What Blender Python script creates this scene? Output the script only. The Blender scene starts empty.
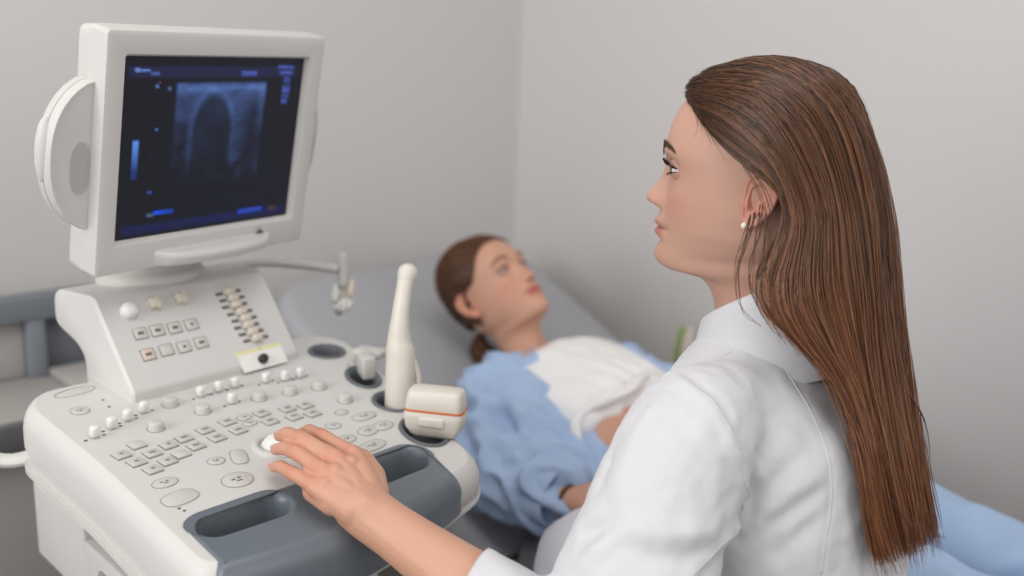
import bpy, bmesh, math, random
import numpy as np
from mathutils import Vector, Matrix, noise as mnoise
random.seed(7); RNG = np.random.default_rng(7)
SC = bpy.context.scene
COL = SC.collection
TAU = 2*math.pi
WLOC = {}                      # world location of every unrotated parent

# ------------------------------------------------------------------ materials
def srgb(c):
    c = [x/255 for x in c]
    return tuple(x/12.92 if x <= .04045 else ((x+.055)/1.055)**2.4 for x in c)
def mat(name, col, rough=.5, spec=.5, bump=0, bscale=200, var=0, vscale=8, metal=0, coat=0, sss=0, sheen=0, stretch=None, trans=0):
    m = bpy.data.materials.new(name); m.use_nodes = True
    nt = m.node_tree; b = nt.nodes['Principled BSDF']
    c = (*srgb(col), 1)
    b.inputs['Base Color'].default_value = c
    b.inputs['Roughness'].default_value = rough
    b.inputs['Specular IOR Level'].default_value = spec
    b.inputs['Metallic'].default_value = metal
    b.inputs['Coat Weight'].default_value = coat
    b.inputs['Sheen Weight'].default_value = sheen
    b.inputs['Transmission Weight'].default_value = trans
    if sss:
        b.inputs['Subsurface Weight'].default_value = sss
        b.inputs['Subsurface Radius'].default_value = (1, .35, .2)
        b.inputs['Subsurface Scale'].default_value = .006
    tc = nt.nodes.new('ShaderNodeTexCoord'); src = tc.outputs['Object']
    if stretch:
        mp = nt.nodes.new('ShaderNodeMapping'); mp.inputs['Scale'].default_value = stretch
        nt.links.new(src, mp.inputs['Vector']); src = mp.outputs['Vector']
    if var:
        n = nt.nodes.new('ShaderNodeTexNoise'); n.inputs['Scale'].default_value = vscale; n.inputs['Detail'].default_value = 4
        nt.links.new(src, n.inputs['Vector'])
        r = nt.nodes.new('ShaderNodeMapRange')
        r.inputs['From Min'].default_value = .3; r.inputs['From Max'].default_value = .7
        r.inputs['To Min'].default_value = 1-var; r.inputs['To Max'].default_value = 1+var
        nt.links.new(n.outputs['Fac'], r.inputs['Value'])
        mx = nt.nodes.new('ShaderNodeVectorMath'); mx.operation = 'SCALE'
        mx.inputs[0].default_value = c[:3]
        nt.links.new(r.outputs['Result'], mx.inputs['Scale'])
        nt.links.new(mx.outputs['Vector'], b.inputs['Base Color'])
    if bump:
        n = nt.nodes.new('ShaderNodeTexNoise'); n.inputs['Scale'].default_value = bscale; n.inputs['Detail'].default_value = 3
        nt.links.new(src, n.inputs['Vector'])
        bp = nt.nodes.new('ShaderNodeBump'); bp.inputs['Strength'].default_value = bump; bp.inputs['Distance'].default_value = .002
        nt.links.new(n.outputs['Fac'], bp.inputs['Height']); nt.links.new(bp.outputs['Normal'], b.inputs['Normal'])
    return m

# ------------------------------------------------------------------ objects
def tag(o, label=None, cat=None, group=None, kind=None):
    if label: o['label'] = label
    if cat: o['category'] = cat
    if group: o['group'] = group
    if kind: o['kind'] = kind
    return o
def empty(name, loc, label, cat, group=None):
    o = bpy.data.objects.new(name, None); COL.objects.link(o); o.location = loc
    o.empty_display_size = .05
    WLOC[o.name] = Vector(loc)
    return tag(o, label, cat, group)
def mesh_from(name, V, F, mats=(), smooth=True, angle=None, midx=None):
    me = bpy.data.meshes.new(name)
    me.from_pydata([tuple(map(float, v)) for v in V], [], [tuple(int(i) for i in f) for f in F])
    for m in (mats if isinstance(mats, (list, tuple)) else [mats]): me.materials.append(m)
    if midx is not None: me.polygons.foreach_set('material_index', np.asarray(midx, dtype=np.int32))
    fin(me, smooth, angle)
    return me
def fin(me, smooth=True, angle=None):
    if smooth: me.polygons.foreach_set('use_smooth', [True]*len(me.polygons))
    me.update(); me.validate()
    if smooth and angle: me.set_sharp_from_angle(angle=math.radians(angle))
def put(name, me, parent=None, loc=(0, 0, 0), rot=None):
    """link a mesh whose vertices are relative to loc (world)"""
    o = bpy.data.objects.new(name, me); COL.objects.link(o)
    l = Vector(loc)
    WLOC[o.name] = l.copy()
    if parent is not None:
        o.parent = parent; l = l - WLOC[parent.name]
    o.location = l
    if rot is not None: o.rotation_euler = rot
    return o
def wput(name, V, F, m, parent=None, smooth=True, angle=40, midx=None):
    """link world-space geometry, re-centred on its own base"""
    V = np.asarray(V, float)
    c = (V.min(0)+V.max(0))/2; c[2] = V[:, 2].min()
    return put(name, mesh_from(name, V-c, F, m, smooth, angle, midx), parent, c)
def from_bm(bm):
    bm.verts.ensure_lookup_table()
    V = np.array([v.co[:] for v in bm.verts]); F = [[v.index for v in f.verts] for f in bm.faces]
    bm.free(); return V, F
def rbox(sx, sy, sz, r=.004, seg=3, c=(0, 0, 0)):
    bm = bmesh.new(); bmesh.ops.create_cube(bm, size=1)
    bmesh.ops.scale(bm, vec=(sx, sy, sz), verts=bm.verts)
    if r: bmesh.ops.bevel(bm, geom=bm.edges[:], offset=r, segments=seg, profile=.5, affect='EDGES')
    bm.verts.index_update(); V, F = from_bm(bm); return V+np.array(c), F
def lathe(prof, n=24):
    """prof: list of (r, z); closed at both ends"""
    V, F = [], []
    for r, z in prof:
        for k in range(n):
            a = TAU*k/n; V.append((r*math.cos(a), r*math.sin(a), z))
    for i in range(len(prof)-1):
        for k in range(n):
            F.append((i*n+k, i*n+(k+1) % n, (i+1)*n+(k+1) % n, (i+1)*n+k))
    F.append(tuple(range(n))[::-1]); F.append(tuple((len(prof)-1)*n+k for k in range(n)))
    return np.array(V, float), F
def loft(rings, cap=True, closed=True):
    n = len(rings[0]); V = np.concatenate([np.asarray(r, float) for r in rings]); F = []
    for i in range(len(rings)-1):
        for k in range(n if closed else n-1):
            F.append((i*n+k, i*n+(k+1) % n, (i+1)*n+(k+1) % n, (i+1)*n+k))
    if cap and closed:
        F.append(tuple(range(n))[::-1]); F.append(tuple((len(rings)-1)*n+k for k in range(n)))
    return V, F
def catmull(P, n):
    """resample a list of points (any dimension) to n points on a Catmull-Rom spline"""
    P = np.asarray(P, float)
    Q = np.vstack([2*P[0]-P[1], P, 2*P[-1]-P[-2]])
    t = np.linspace(0, len(P)-1, n); i = np.minimum(t.astype(int), len(P)-2); f = (t-i)[:, None]
    a, b, c, d = Q[i], Q[i+1], Q[i+2], Q[i+3]
    return .5*((2*b)+(-a+c)*f+(2*a-5*b+4*c-d)*f**2+(-a+3*b-3*c+d)*f**3)
def frames(P, up=(0, 0, 1)):
    P = np.asarray(P, float); T = np.gradient(P, axis=0); T /= np.linalg.norm(T, axis=1)[:, None]+1e-12
    u = np.array(up, float); N = []
    n0 = np.cross(T[0], u)
    if np.linalg.norm(n0) < .1: n0 = np.cross(T[0], (1, .3, .2))
    n0 /= np.linalg.norm(n0)
    for t in T:
        n0 = n0-t*np.dot(n0, t); n0 /= np.linalg.norm(n0)+1e-12; N.append(n0.copy())
    N = np.array(N); B = np.cross(T, N); return T, N, B
def tube(P, R, n=12, up=(0, 0, 1), cap=True):
    """R: radius, list of radii or list of (ra, rb)"""
    P = np.asarray(P, float); T, N, B = frames(P, up)
    if np.isscalar(R): R = [R]*len(P)
    rings = []
    for i, p in enumerate(P):
        ra, rb = (R[i] if hasattr(R[i], '__len__') else (R[i], R[i]))
        a = np.arange(n)*TAU/n
        rings.append(p+np.outer(np.cos(a)*ra, N[i])+np.outer(np.sin(a)*rb, B[i]))
    return loft(rings, cap)
def capsule_tube(P, R, n=12, up=(0, 0, 1), k=4):
    """tube with rounded ends"""
    P = np.asarray(P, float); T, N, B = frames(P, up)
    R = [R]*len(P) if np.isscalar(R) else list(R)
    rings = []; a = np.arange(n)*TAU/n
    def ring(p, i, r): rings.append(p+np.outer(np.cos(a)*r, N[i])+np.outer(np.sin(a)*r, B[i]))
    for j in range(k):
        q = (j+.25)/k*math.pi/2; ring(P[0]-T[0]*R[0]*math.cos(q), 0, R[0]*math.sin(q))
    for i in range(len(P)): ring(P[i], i, R[i])
    for j in range(k-1, -1, -1):
        q = (j+.25)/k*math.pi/2; ring(P[-1]+T[-1]*R[-1]*math.cos(q), -1, R[-1]*math.sin(q))
    return loft(rings)
def join(*parts):
    V, F, o = [], [], 0
    for v, f in parts:
        V.append(np.asarray(v, float)); F += [tuple(i+o for i in q) for q in f]; o += len(v)
    return np.concatenate(V), F
def rounded(poly, r, seg=6):
    """polygon (list of xy, optionally with a radius) with rounded corners"""
    n = len(poly); out = []
    for i in range(n):
        p = np.array(poly[i][:2], float); a = np.array(poly[i-1][:2], float); b = np.array(poly[(i+1) % n][:2], float)
        rr = poly[i][2] if len(poly[i]) > 2 else r
        u = (a-p)/np.linalg.norm(a-p); v = (b-p)/np.linalg.norm(b-p)
        d = min(rr, np.linalg.norm(a-p)*.49, np.linalg.norm(b-p)*.49)
        p0, p1 = p+u*d, p+v*d
        for k in range(seg+1):
            t = k/seg; out.append((1-t)**2*p0+2*t*(1-t)*p+t*t*p1)
    return np.array(out)
def inset(O, d):
    """offset an anticlockwise outline inward by d"""
    O = np.asarray(O, float)
    t = np.roll(O, -1, 0)-np.roll(O, 1, 0); t /= np.linalg.norm(t, axis=1)[:, None]+1e-12
    return O+np.stack([-t[:, 1], t[:, 0]], 1)*d
def rot_x(V, a):
    c, s = math.cos(a), math.sin(a); V = np.asarray(V, float)
    return V@np.array([[1, 0, 0], [0, c, -s], [0, s, c]]).T
def rot_z(V, a):
    c, s = math.cos(a), math.sin(a); V = np.asarray(V, float)
    return V@np.array([[c, -s, 0], [s, c, 0], [0, 0, 1]]).T
def boolean(V, F, cutters, op='DIFFERENCE'):
    """cut one solid after another; a solve that collapses is repeated with the cutter nudged"""
    for cv, cf in cutters:
        for k in range(8):
            o = bpy.data.objects.new('tmp', mesh_from('tmp', V, F, [], False)); COL.objects.link(o)
            cc = cv.mean(0); q = (cv-cc)*(1+.0021*k)+cc+np.array([.00007, .00011, 0])*k
            c = bpy.data.objects.new('cut', mesh_from('cut', q, cf, [], False)); COL.objects.link(c)
            md = o.modifiers.new('b', 'BOOLEAN'); md.object = c; md.operation = op; md.solver = 'EXACT' if k < 6 else 'FAST'
            v, f = evaluate(o, [c])
            if len(v) > len(V)*.8 and np.allclose(v.min(0), np.asarray(V).min(0), atol=1e-3) and np.allclose(v.max(0), np.asarray(V).max(0), atol=1e-3): break
        V, F = v, f
    return V, F
def evaluate(o, extra=()):
    dg = bpy.context.evaluated_depsgraph_get(); dg.update()
    me = bpy.data.meshes.new_from_object(o.evaluated_get(dg))
    n = len(me.vertices); V = np.empty(n*3); me.vertices.foreach_get('co', V); V = V.reshape(-1, 3)
    F = [tuple(p.vertices) for p in me.polygons]
    for c in [o, *extra]:
        d = c.data; bpy.data.objects.remove(c); bpy.data.meshes.remove(d)
    bpy.data.meshes.remove(me); return V, F
def remesh(V, F, voxel, smooth=4, fac=.5):
    o = bpy.data.objects.new('tmp', mesh_from('tmp', V, F, [], False)); COL.objects.link(o)
    md = o.modifiers.new('r', 'REMESH'); md.mode = 'VOXEL'; md.voxel_size = voxel; md.adaptivity = 0
    if smooth:
        s = o.modifiers.new('s', 'SMOOTH'); s.factor = fac; s.iterations = smooth
    return evaluate(o)
def fbm(P, scale, oct=3, seed=0.):
    P = np.asarray(P, float)
    return np.array([mnoise.fractal(Vector((p[0]*scale+seed, p[1]*scale+seed*.7, p[2]*scale-seed)), 1.0, 2.0, oct) for p in P])
def g(x, m, s): return np.exp(-.5*((x-m)/s)**2)
def vnormals(V, F):
    V = np.asarray(V); N = np.zeros_like(V)
    for k in set(map(len, F)):
        Q = np.array([f for f in F if len(f) == k])
        e = np.cross(V[Q[:, 1]]-V[Q[:, 0]], V[Q[:, 2]]-V[Q[:, 0]])
        if k > 3: e = e+np.cross(V[Q[:, 2]]-V[Q[:, 0]], V[Q[:, 3]]-V[Q[:, 0]])
        for j in range(k): np.add.at(N, Q[:, j], e)
    return N/(np.linalg.norm(N, axis=1)[:, None]+1e-12)
WORLD_S = .46
LIGHTS = [
 ('window_daylight', (-1.8, .7, 1.7), (.6, .8, .95), 1.6, 1.5, 42, (1, .992, .985)),
 ('ceiling_light_panel', (.3, .3, 2.66), (.3, .3, 0), 1.2, 1.2, 15, (1, .985, .97)),
 ('rear_window_daylight', (.9, -2.1, 1.9), (1.1, 1.0, 1.0), 1.6, 1.4, 16, (1, .99, .985)),
]
# ------------------------------------------------------------------ camera
def camera():
    p, r, y = math.radians(13.6), math.radians(2.1), math.radians(45)
    fw = Vector((math.sin(y)*math.cos(p), math.cos(y)*math.cos(p), -math.sin(p)))
    rt = Vector((math.cos(y), -math.sin(y), 0)); up = rt.cross(fw)
    rt2 = math.cos(r)*rt+math.sin(r)*up; up2 = -math.sin(r)*rt+math.cos(r)*up
    cd = bpy.data.cameras.new('camera'); cd.lens = 1000/1024*36; cd.sensor_width = 36
    cd.clip_start = .05
    cd.dof.use_dof = True; cd.dof.focus_distance = .96; cd.dof.aperture_fstop = 2.5
    o = bpy.data.objects.new('camera', cd); COL.objects.link(o)
    R = Matrix((rt2, up2, -fw)).transposed().to_4x4()
    R.translation = (0, 0, 1.25); o.matrix_world = R
    SC.camera = o
camera()
vs = SC.view_settings
vs.view_transform = 'Standard'; vs.look = 'None'; vs.gamma = 1; vs.use_curve_mapping = False; vs.exposure = 0

# ------------------------------------------------------------------ room
wall_m = mat('wall_paint', (209, 206, 204), .9, .2, bump=.12, bscale=260)
floor_m = mat('floor_vinyl', (128, 125, 121), .5, .4, var=.05, vscale=6)
ceil_m = mat('ceiling_paint', (235, 234, 232), .9, .2)
base_m = mat('skirting_paint', (196, 194, 191), .6, .3)
XW, YW, X0, Y0, HC = 1.8, 1.8, -1.9, -2.2, 2.7
def slab(name, a, b, m):
    a, b = np.array(a), np.array(b)
    V, F = rbox(*(b-a), r=0, c=(a+b)/2)
    o = wput(name, V, F, m, smooth=False); tag(o, kind='structure'); return o
slab('floor', (X0-.1, Y0-.1, -.1), (XW+.1, YW+.1, 0), floor_m)
slab('wall_back', (X0-.1, YW, 0), (XW+.1, YW+.1, HC), wall_m)
slab('wall_right', (XW, Y0-.1, 0), (XW+.1, YW, HC), wall_m)
slab('ceiling', (X0-.1, Y0-.1, HC), (XW+.1, YW+.1, HC+.1), ceil_m)
slab('baseboard_back', (X0, YW-.015, 0), (XW-.015, YW, .08), base_m)
slab('baseboard_right', (XW-.015, Y0, 0), (XW, YW-.015, .08), base_m)

# ------------------------------------------------------------------ light
w = bpy.data.worlds.new('world'); SC.world = w; w.use_nodes = True
bg = w.node_tree.nodes['Background']; bg.inputs['Color'].default_value = (1.0, .99, .985, 1); bg.inputs['Strength'].default_value = WORLD_S
def area(name, loc, target, sx, sy, power, col):
    l = bpy.data.lights.new(name, 'AREA'); l.shape = 'RECTANGLE'; l.size = sx; l.size_y = sy; l.energy = power; l.color = col
    o = bpy.data.objects.new(name, l); COL.objects.link(o); o.location = loc
    d = Vector(target)-Vector(loc); o.rotation_euler = d.to_track_quat('-Z', 'Y').to_euler(); return o
for a in LIGHTS: area(*a)
# ------------------------------------------------------------------ ultrasound machine
ivory = mat('ivory_plastic', (203, 201, 198), .45, .45, bump=.05, bscale=900)
ivory2 = mat('ivory_plastic_panel', (195, 193, 189), .5, .4, bump=.05, bscale=900)
white_key = mat('white_key_plastic', (220, 219, 216), .4, .5)
key_m = mat('grey_key_plastic', (190, 188, 184), .5, .4)
key_edge = mat('dark_key_gap', (140, 138, 135), .7, .3)
line_m = mat('printed_grey_ink', (156, 154, 151), .7, .2)
dark_ink = mat('dark_grey_ink', (104, 102, 100), .6, .3)
slate = mat('slate_grey_plastic', (101, 109, 117), .36, .5, bump=.04, bscale=1200)
cup_m = mat('dark_cup_plastic', (98, 102, 107), .5, .4)
beige = mat('beige_cap_plastic', (203, 194, 181), .5, .4)
yellow_m = mat('yellow_sticker', (222, 216, 160), .6, .3)
black_m = mat('black_plastic', (34, 34, 35), .4, .5)
key_ink = mat('faded_key_ink', (138, 136, 133), .6, .3); hole_m = mat('grille_hole', (172, 169, 165), .7, .2)
paper_m = mat('white_label', (228, 227, 223), .6, .3)
steel = mat('steel', (170, 170, 170), .35, .5, metal=.8)
rubber = mat('dark_rubber', (52, 52, 54), .8, .2)

US = empty('ultrasound_machine', (.53, .95, 0), 'ivory cart-based ultrasound machine with tilted monitor and grey hand rest', 'ultrasound machine')
SL = .1
TILT = math.atan(SL)
def zc(x, y): return .83+SL*(y-.74)
def on_plane(V):
    """onto the sloping console; the slab is thinner towards its right end"""
    V = np.array(V, float); k = 1-.52*np.clip((V[:, 0]-.38)/.27, 0, 1)
    V[:, 2] = np.where(V[:, 2] < -.012, -.012+(V[:, 2]+.012)*k, V[:, 2])+zc(V[:, 0], V[:, 1]); return V
def rings_of(O, prof): return [np.column_stack([inset(O, i), np.full(len(O), z)]) for i, z in prof]
def prism(O, z0, z1): return loft(rings_of(np.asarray(O), [(0, z0), (0, z1)]))

shell_o = rounded([(.342, .686, .03), (.42, .679), (.5, .677), (.58, .682), (.677, .702, .035), (.704, .80), (.722, .90), (.758, 1.06, .05), (.728, 1.105, .03), (.36, 1.10, .05), (.334, 1.06), (.342, .9)], .02)
grey_o = rounded([(.356, .681, .012), (.42, .673), (.5, .671), (.58, .676), (.633, .690, .012), (.650, .765, .03), (.632, .787, .025), (.50, .781), (.373, .775, .014), (.357, .752, .02)], .02)
notch_l = rounded([(.378, .732, .012), (.455, .731, .016), (.467, .752, .012), (.456, .768, .012), (.382, .765, .008), (.371, .757, .008)], .01)
notch_r = rounded([(.545, .726, .016), (.618, .731, .014), (.634, .752, .014), (.624, .773, .012), (.553, .768, .012), (.538, .748, .012)], .01)
cups = [(.702, 1.034, .021, .021, 0, .085), (.694, .945, .018, .031, -.35, .05), (.6815, .870, .021, .0255, -.2, .06), (.664, .792, .023, .035, -.3, .03)]
def ell(c, d=0, n=32):
    a = np.arange(n)*TAU/n
    p = np.stack([np.cos(a)*(c[2]+d), np.sin(a)*(c[3]+d)], 1); cs, sn = math.cos(c[4]), math.sin(c[4])
    return p@np.array([[cs, sn], [-sn, cs]])+np.array(c[:2])
def fill(loops, z, down=False):
    """flat face bounded by the first loop with the other loops left open"""
    bm = bmesh.new(); es = []
    for L in loops:
        vs_ = [bm.verts.new((p[0], p[1], z)) for p in L]
        es += [bm.edges.new((vs_[i], vs_[(i+1) % len(vs_)])) for i in range(len(vs_))]
    bmesh.ops.triangle_fill(bm, edges=es, use_beauty=True, use_dissolve=False, normal=(0, 0, -1 if down else 1))
    for f in bm.faces:
        f.normal_update()
        if (f.normal.z < 0) != down: f.normal_flip()
    bm.verts.index_update(); return from_bm(bm)
def weld(V, F, d=2e-5):
    bm = bmesh.new(); vs_ = [bm.verts.new(v) for v in V]
    for f in F:
        try: bm.faces.new([vs_[i] for i in f])
        except ValueError: pass
    bmesh.ops.remove_doubles(bm, verts=bm.verts, dist=d); bm.verts.index_update(); return from_bm(bm)
def plate(O, prof, holes):
    """rounded slab over outline O; every hole is (outline, [(inset, z) ... going down])"""
    parts = [loft(rings_of(O, prof), cap=False)]
    top, bot = prof[-1], prof[0]
    parts.append(fill([inset(O, top[0])]+[inset(h, hp[0][0]) for h, hp in holes], top[1]))
    through = [(h, hp) for h, hp in holes if abs(hp[-1][1]-bot[1]) < 1e-9]
    parts.append(fill([inset(O, bot[0])]+[inset(h, hp[-1][0]) for h, hp in through], bot[1], True))
    for h, hp in holes:
        v, f = loft(rings_of(h, hp), cap=False); parts.append((v, f))
        if abs(hp[-1][1]-bot[1]) > 1e-9: parts.append(fill([inset(h, hp[-1][0])], hp[-1][1]))
    return weld(*join(*parts))
sv, sf = plate(shell_o, [(.012, -.078), (.004, -.0705), (-.0012, -.070), (-.0012, -.064), (.003, -.0635), (.003, -.046), (.0045, -.0455), (.0045, -.0435), (0, -.043), (0, -.026), (.0012, -.017), (.004, -.0085), (.008, -.0035), (.012, -.0006), (.013, 0), (.014, 0)],
               [(ell(c), [(-.0005, 0), (0, -.0005), (.001, -c[5])]) for c in cups]+[(inset(o, -.005), [(0, 0), (0, -.078)]) for o in (notch_l, notch_r)])
sv = on_plane(sv)
CON = wput('console', sv, sf, ivory, US, angle=32)
rim = [(-.008, .0015), (-.0075, .0015), (-.004, .0006), (-.0015, -.002), (0, -.007), (.001, -.02), (.003, -.0625)]
gv, gf = plate(grey_o, [(.006, -.0625), (.001, -.062), (0, -.058), (0, -.018), (.0015, -.010), (.005, -.004), (.0085, .0002), (.012, .0015), (.013, .0015)], [(notch_l, rim), (notch_r, rim)])
gv = on_plane(gv)
HR = wput('hand_rest', gv, gf, slate, CON, angle=35); HR['label'] = 'slate grey hand rest with two openings'
for c in cups:
    O = ell(c)
    v, f = loft(rings_of(O, [(-.0035, .0005), (-.0025, .0022), (0, .0026), (.0022, .001), (.0035, -.004), (.006, -c[5]+.006), (.010, -c[5]+.002)]), cap=False)
    n = len(O); k = len(v)//n
    f.append(tuple((k-1)*n+i for i in range(n)))
    o = wput('probe_holder', on_plane(v), f, cup_m, CON)
# bracket standing across the second holder
v, f = rbox(.018, .030, .030, .004); v = rot_z(v, -.35)+np.array([.708, .957, zc(.7, .957)+.008]); v2, f2 = rbox(.026, .040, .010, .004)
v2 = rot_z(v2, .45)+np.array([.727, .976, zc(.7, .985)+.014])
wput('holder_bracket', *join((v, f), (v2, f2)), ivory2, CON)

def decal(name, O, m, parent, t=.0006, h=.0004, ring=None):
    """printed outline or raised membrane pad on the console plane"""
    O = np.asarray(O)
    if ring:
        R = [np.column_stack([inset(O, i), np.full(len(O), z)]) for i, z in [(0, -.001), (0, t), (ring, t), (ring, -.001)]]
        v, f = loft(R, cap=False)
    else:
        v, f = loft(rings_of(O, [(0, -.001), (0, t*.5), (t*.6, t)]))
    return wput(name, on_plane(v), f, m, parent)
def ellipse(x, y, a, b, th=0, n=28): return ell((x, y, a, b, th), 0, n)
def pad(x, y, a, b, th=0, ink=True, p=2.0, raised=.0012):
    n = 32; t = np.arange(n)*TAU/n
    q = np.stack([np.sign(np.cos(t))*np.abs(np.cos(t))**(2/p)*a, np.sign(np.sin(t))*np.abs(np.sin(t))**(2/p)*b], 1)
    cs, sn = math.cos(th), math.sin(th); O = q@np.array([[cs, sn], [-sn, cs]])+np.array([x, y])
    V1 = loft(rings_of(O, [(-.0008, -.001), (-.0008, .0005), (.0002, .0005)]))
    V2 = loft(rings_of(O, [(.0004, -.001), (.0004, raised*.6), (.0016, raised)]))
    parts = [V1, V2]; mi = [0]*len(V1[1])+[1]*len(V2[1])
    if ink:
        for dx, dy, w, h in ((-.25, .1, .22, .12), (.2, .1, .2, .12), (0, -.25, .3, .1)):
            c = np.array([dx*a, dy*b])@np.array([[cs, sn], [-sn, cs]])+np.array([x, y])
            I = loft(rings_of(np.array([(-w*a, -h*b), (w*a, -h*b), (w*a, h*b), (-w*a, h*b)])*.6+c, [(0, .0005), (0, raised+.0003)]))
            parts.append(I); mi += [2]*len(I[1])
    v, f = join(*parts)
    return wput('membrane_button', on_plane(v), f, [line_m, ivory2, dark_ink], CON, midx=mi)
pad(.3874, .8383, .0125, .0085, .1, True); pad(.3861, .8063, .0175, .0115, .2, False, 2.6)
pad(.4452, .8073, .0155, .0135, .2, True); pad(.4694, .8467, .008, .015, -.35, False, 3)
pad(.4466, .8508, .0085, .0075, 0, True); pad(.5881, .8548, .0085, .0075, 0, True); pad(.5824, .8218, .010, .008, 0, True)
pad(.6302, .8565, .015, .008, .1, True, 2.6); pad(.6127, .8255, .0125, .009, .3, True, 2.4); pad(.6345, .827, .0125, .009, .3, True, 2.4)
pad(.5960, .795, .017, .009, .2, True, 2.4); pad(.3834, 1.023, .0095, .0095, 0, True); pad(.5186, .9215, .008, .006, .3, True, 3); pad(.5167, .9065, .008, .006, .3, True, 3)
pad(.5560, .828, .014, .006, .3, True, 2.6); pad(.6150, .878, .008, .006, .3, False, 2.4)
decal('logo_oval', ellipse(.3974, 1.0708, .023, .0095, .1), line_m, CON, ring=.0008)
decal('logo_oval', ellipse(.3974, 1.0708, .0175, .004, .1), ivory2, CON)
for x, y in ((.4138, 1.0368), (.4119, 1.0173), (.377, .790), (.379, .784), (.700, .985), (.647, .905)):
    decal('indicator_dot', ellipse(x, y, .0016, .0016, 0, 12), dark_ink, CON)

# keys: a dark gap and a light cap with a printed character block, one mesh shared by every key
def key_mesh(inkw, cap):
    a = rbox(.0160, .0153, .0022, .0008, 2, (0, 0, .0002)); b = rbox(.0146, .0139, .0042, .0012, 2, (0, 0, .0004))
    parts = [a, b]; mi = [0]*len(a[1])+[1]*len(b[1])
    if inkw:
        c = rbox(inkw, .0035, .0008, 0, 1, (0, 0, .0024)); parts.append(c); mi += [2]*len(c[1])
    v, f = join(*parts); return mesh_from('key', v, f, [key_edge, cap, key_ink], True, 40, mi)
KM = [key_mesh(.004, key_m), key_mesh(.007, key_m), key_mesh(0, ivory2)]
keys = [(.377, .9085, 0), (.3981, .9201, 2), (.3826, .8874, 0), (.4026, .8963, 1), (.4234, .9041, 0), (.4426, .9093, 1), (.3887, .8662, 0), (.4074, .8739, 0), (.4247, .8802, 2), (.4447, .888, 1),
        (.4689, .915, 1), (.4708, .893, 1), (.4972, .920, 1), (.497, .8966, 1), (.5388, .9197, 1), (.5361, .8978, 1), (.5682, .9152, 1), (.5634, .8941, 1), (.5899, .9124, 1), (.5853, .8907, 1)]
for x, y, k in keys: put('key', KM[k], CON, (x, y, zc(x, y)), (TILT, 0, .12))
# round knobs and tall white slider caps
kv, kf = lathe([(.0082, -.001), (.0082, .001), (.0078, .0015), (.0078, .0062), (.0072, .0080), (.0055, .0088), (.002, .0090)], 28)
gvv, gff = lathe([(.0096, -.001), (.0096, .0004), (.0084, .0005)], 28)
km = mesh_from('knob', *join((kv, kf), (gvv, gff)), [ivory2, line_m], True, 35, [0]*len(kf)+[1]*len(gff))
for x, y in [(.4674, .9897), (.4297, .9445), (.4886, .9562), (.5564, .9547), (.5946, .951), (.6309, .946), (.636, .9009)]:
    put('knob', km, CON, (x, y, zc(x, y)), (TILT, 0, 0))
cv, cf = rbox(.0105, .0090, .0125, .0035, 3, (0, 0, .0075)); tv, tf = join(rbox(.003, .002, .0012, 0, 1, (-.010, 0, .0002)), rbox(.003, .002, .0012, 0, 1, (.010, 0, .0002)))
sm = mesh_from('slider', *join((cv, cf), (tv, tf)), [white_key, dark_ink], True, 40, [0]*len(cf)+[1]*len(tf))
for x, y in [(.3715, .9569), (.3933, .9671), (.4142, .976), (.4359, .9854), (.505, .9916), (.5282, .9935), (.5488, .9943), (.586, .9889), (.6079, .9828), (.6278, .9815), (.5247, .9583)]:
    put('slider_cap', sm, CON, (x, y, zc(x, y)), (TILT, 0, .15))
# trackball in its ring
tb = (.513, .845)
rv, rf = lathe([(.0270, -.002), (.0270, .0015), (.0255, .0042), (.0225, .0052), (.0205, .0045), (.0195, .002), (.019, -.002)], 40)
put('trackball_ring', mesh_from('trackball_ring', rv, rf, ivory2, True, 50), CON, (*tb, zc(*tb)), (TILT, 0, 0))
bm = bmesh.new(); bmesh.ops.create_uvsphere(bm, u_segments=32, v_segments=20, radius=.0185); bv, bf = from_bm(bm)
put('trackball', mesh_from('trackball', bv, bf, white_key), CON, (*tb, zc(*tb)-.004))

# riser behind the keys
YR = math.radians(6)
RO = np.array([.548, 1.024, .857]); RU = np.array([math.cos(YR), math.sin(YR), 0]); RB = np.array([-math.sin(YR), math.cos(YR), 0])
prof = rounded([(0, -.012, .001), (-.002, .012, .004), (.010, .027, .004), (.070, .103, .004), (.082, .106, .002), (.162, .100, .016), (.164, .058, .014), (.112, .042, .018), (.098, .028, .02), (.098, -.012, .001)], .004, 5)
rings = []
for x, d in ((-.1135, .005), (-.1125, .002), (-.110, 0), (.110, 0), (.1125, .002), (.1135, .005)):
    o = inset(prof[::-1], d)[::-1] if False else inset(prof, -d) if np.cross(prof[1]-prof[0], prof[5]-prof[0]) < -9 else prof
    P = prof.copy(); c = P.mean(0)
    t = np.roll(P, -1, 0)-np.roll(P, 1, 0); t /= np.linalg.norm(t, axis=1)[:, None]+1e-12
    nrm = np.stack([t[:, 1], -t[:, 0]], 1)
    area2 = np.sum(P[:, 0]*np.roll(P[:, 1], -1)-P[:, 1]*np.roll(P[:, 0], -1))
    P = P-nrm*d*np.sign(area2)
    rings.append(RO+np.outer(np.full(len(P), x), RU)+np.outer(P[:, 0], RB)+np.outer(P[:, 1], (0, 0, 1)))
v, f = loft(rings)
RIS = wput('console_riser', v, f, ivory, US, angle=35)
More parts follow.
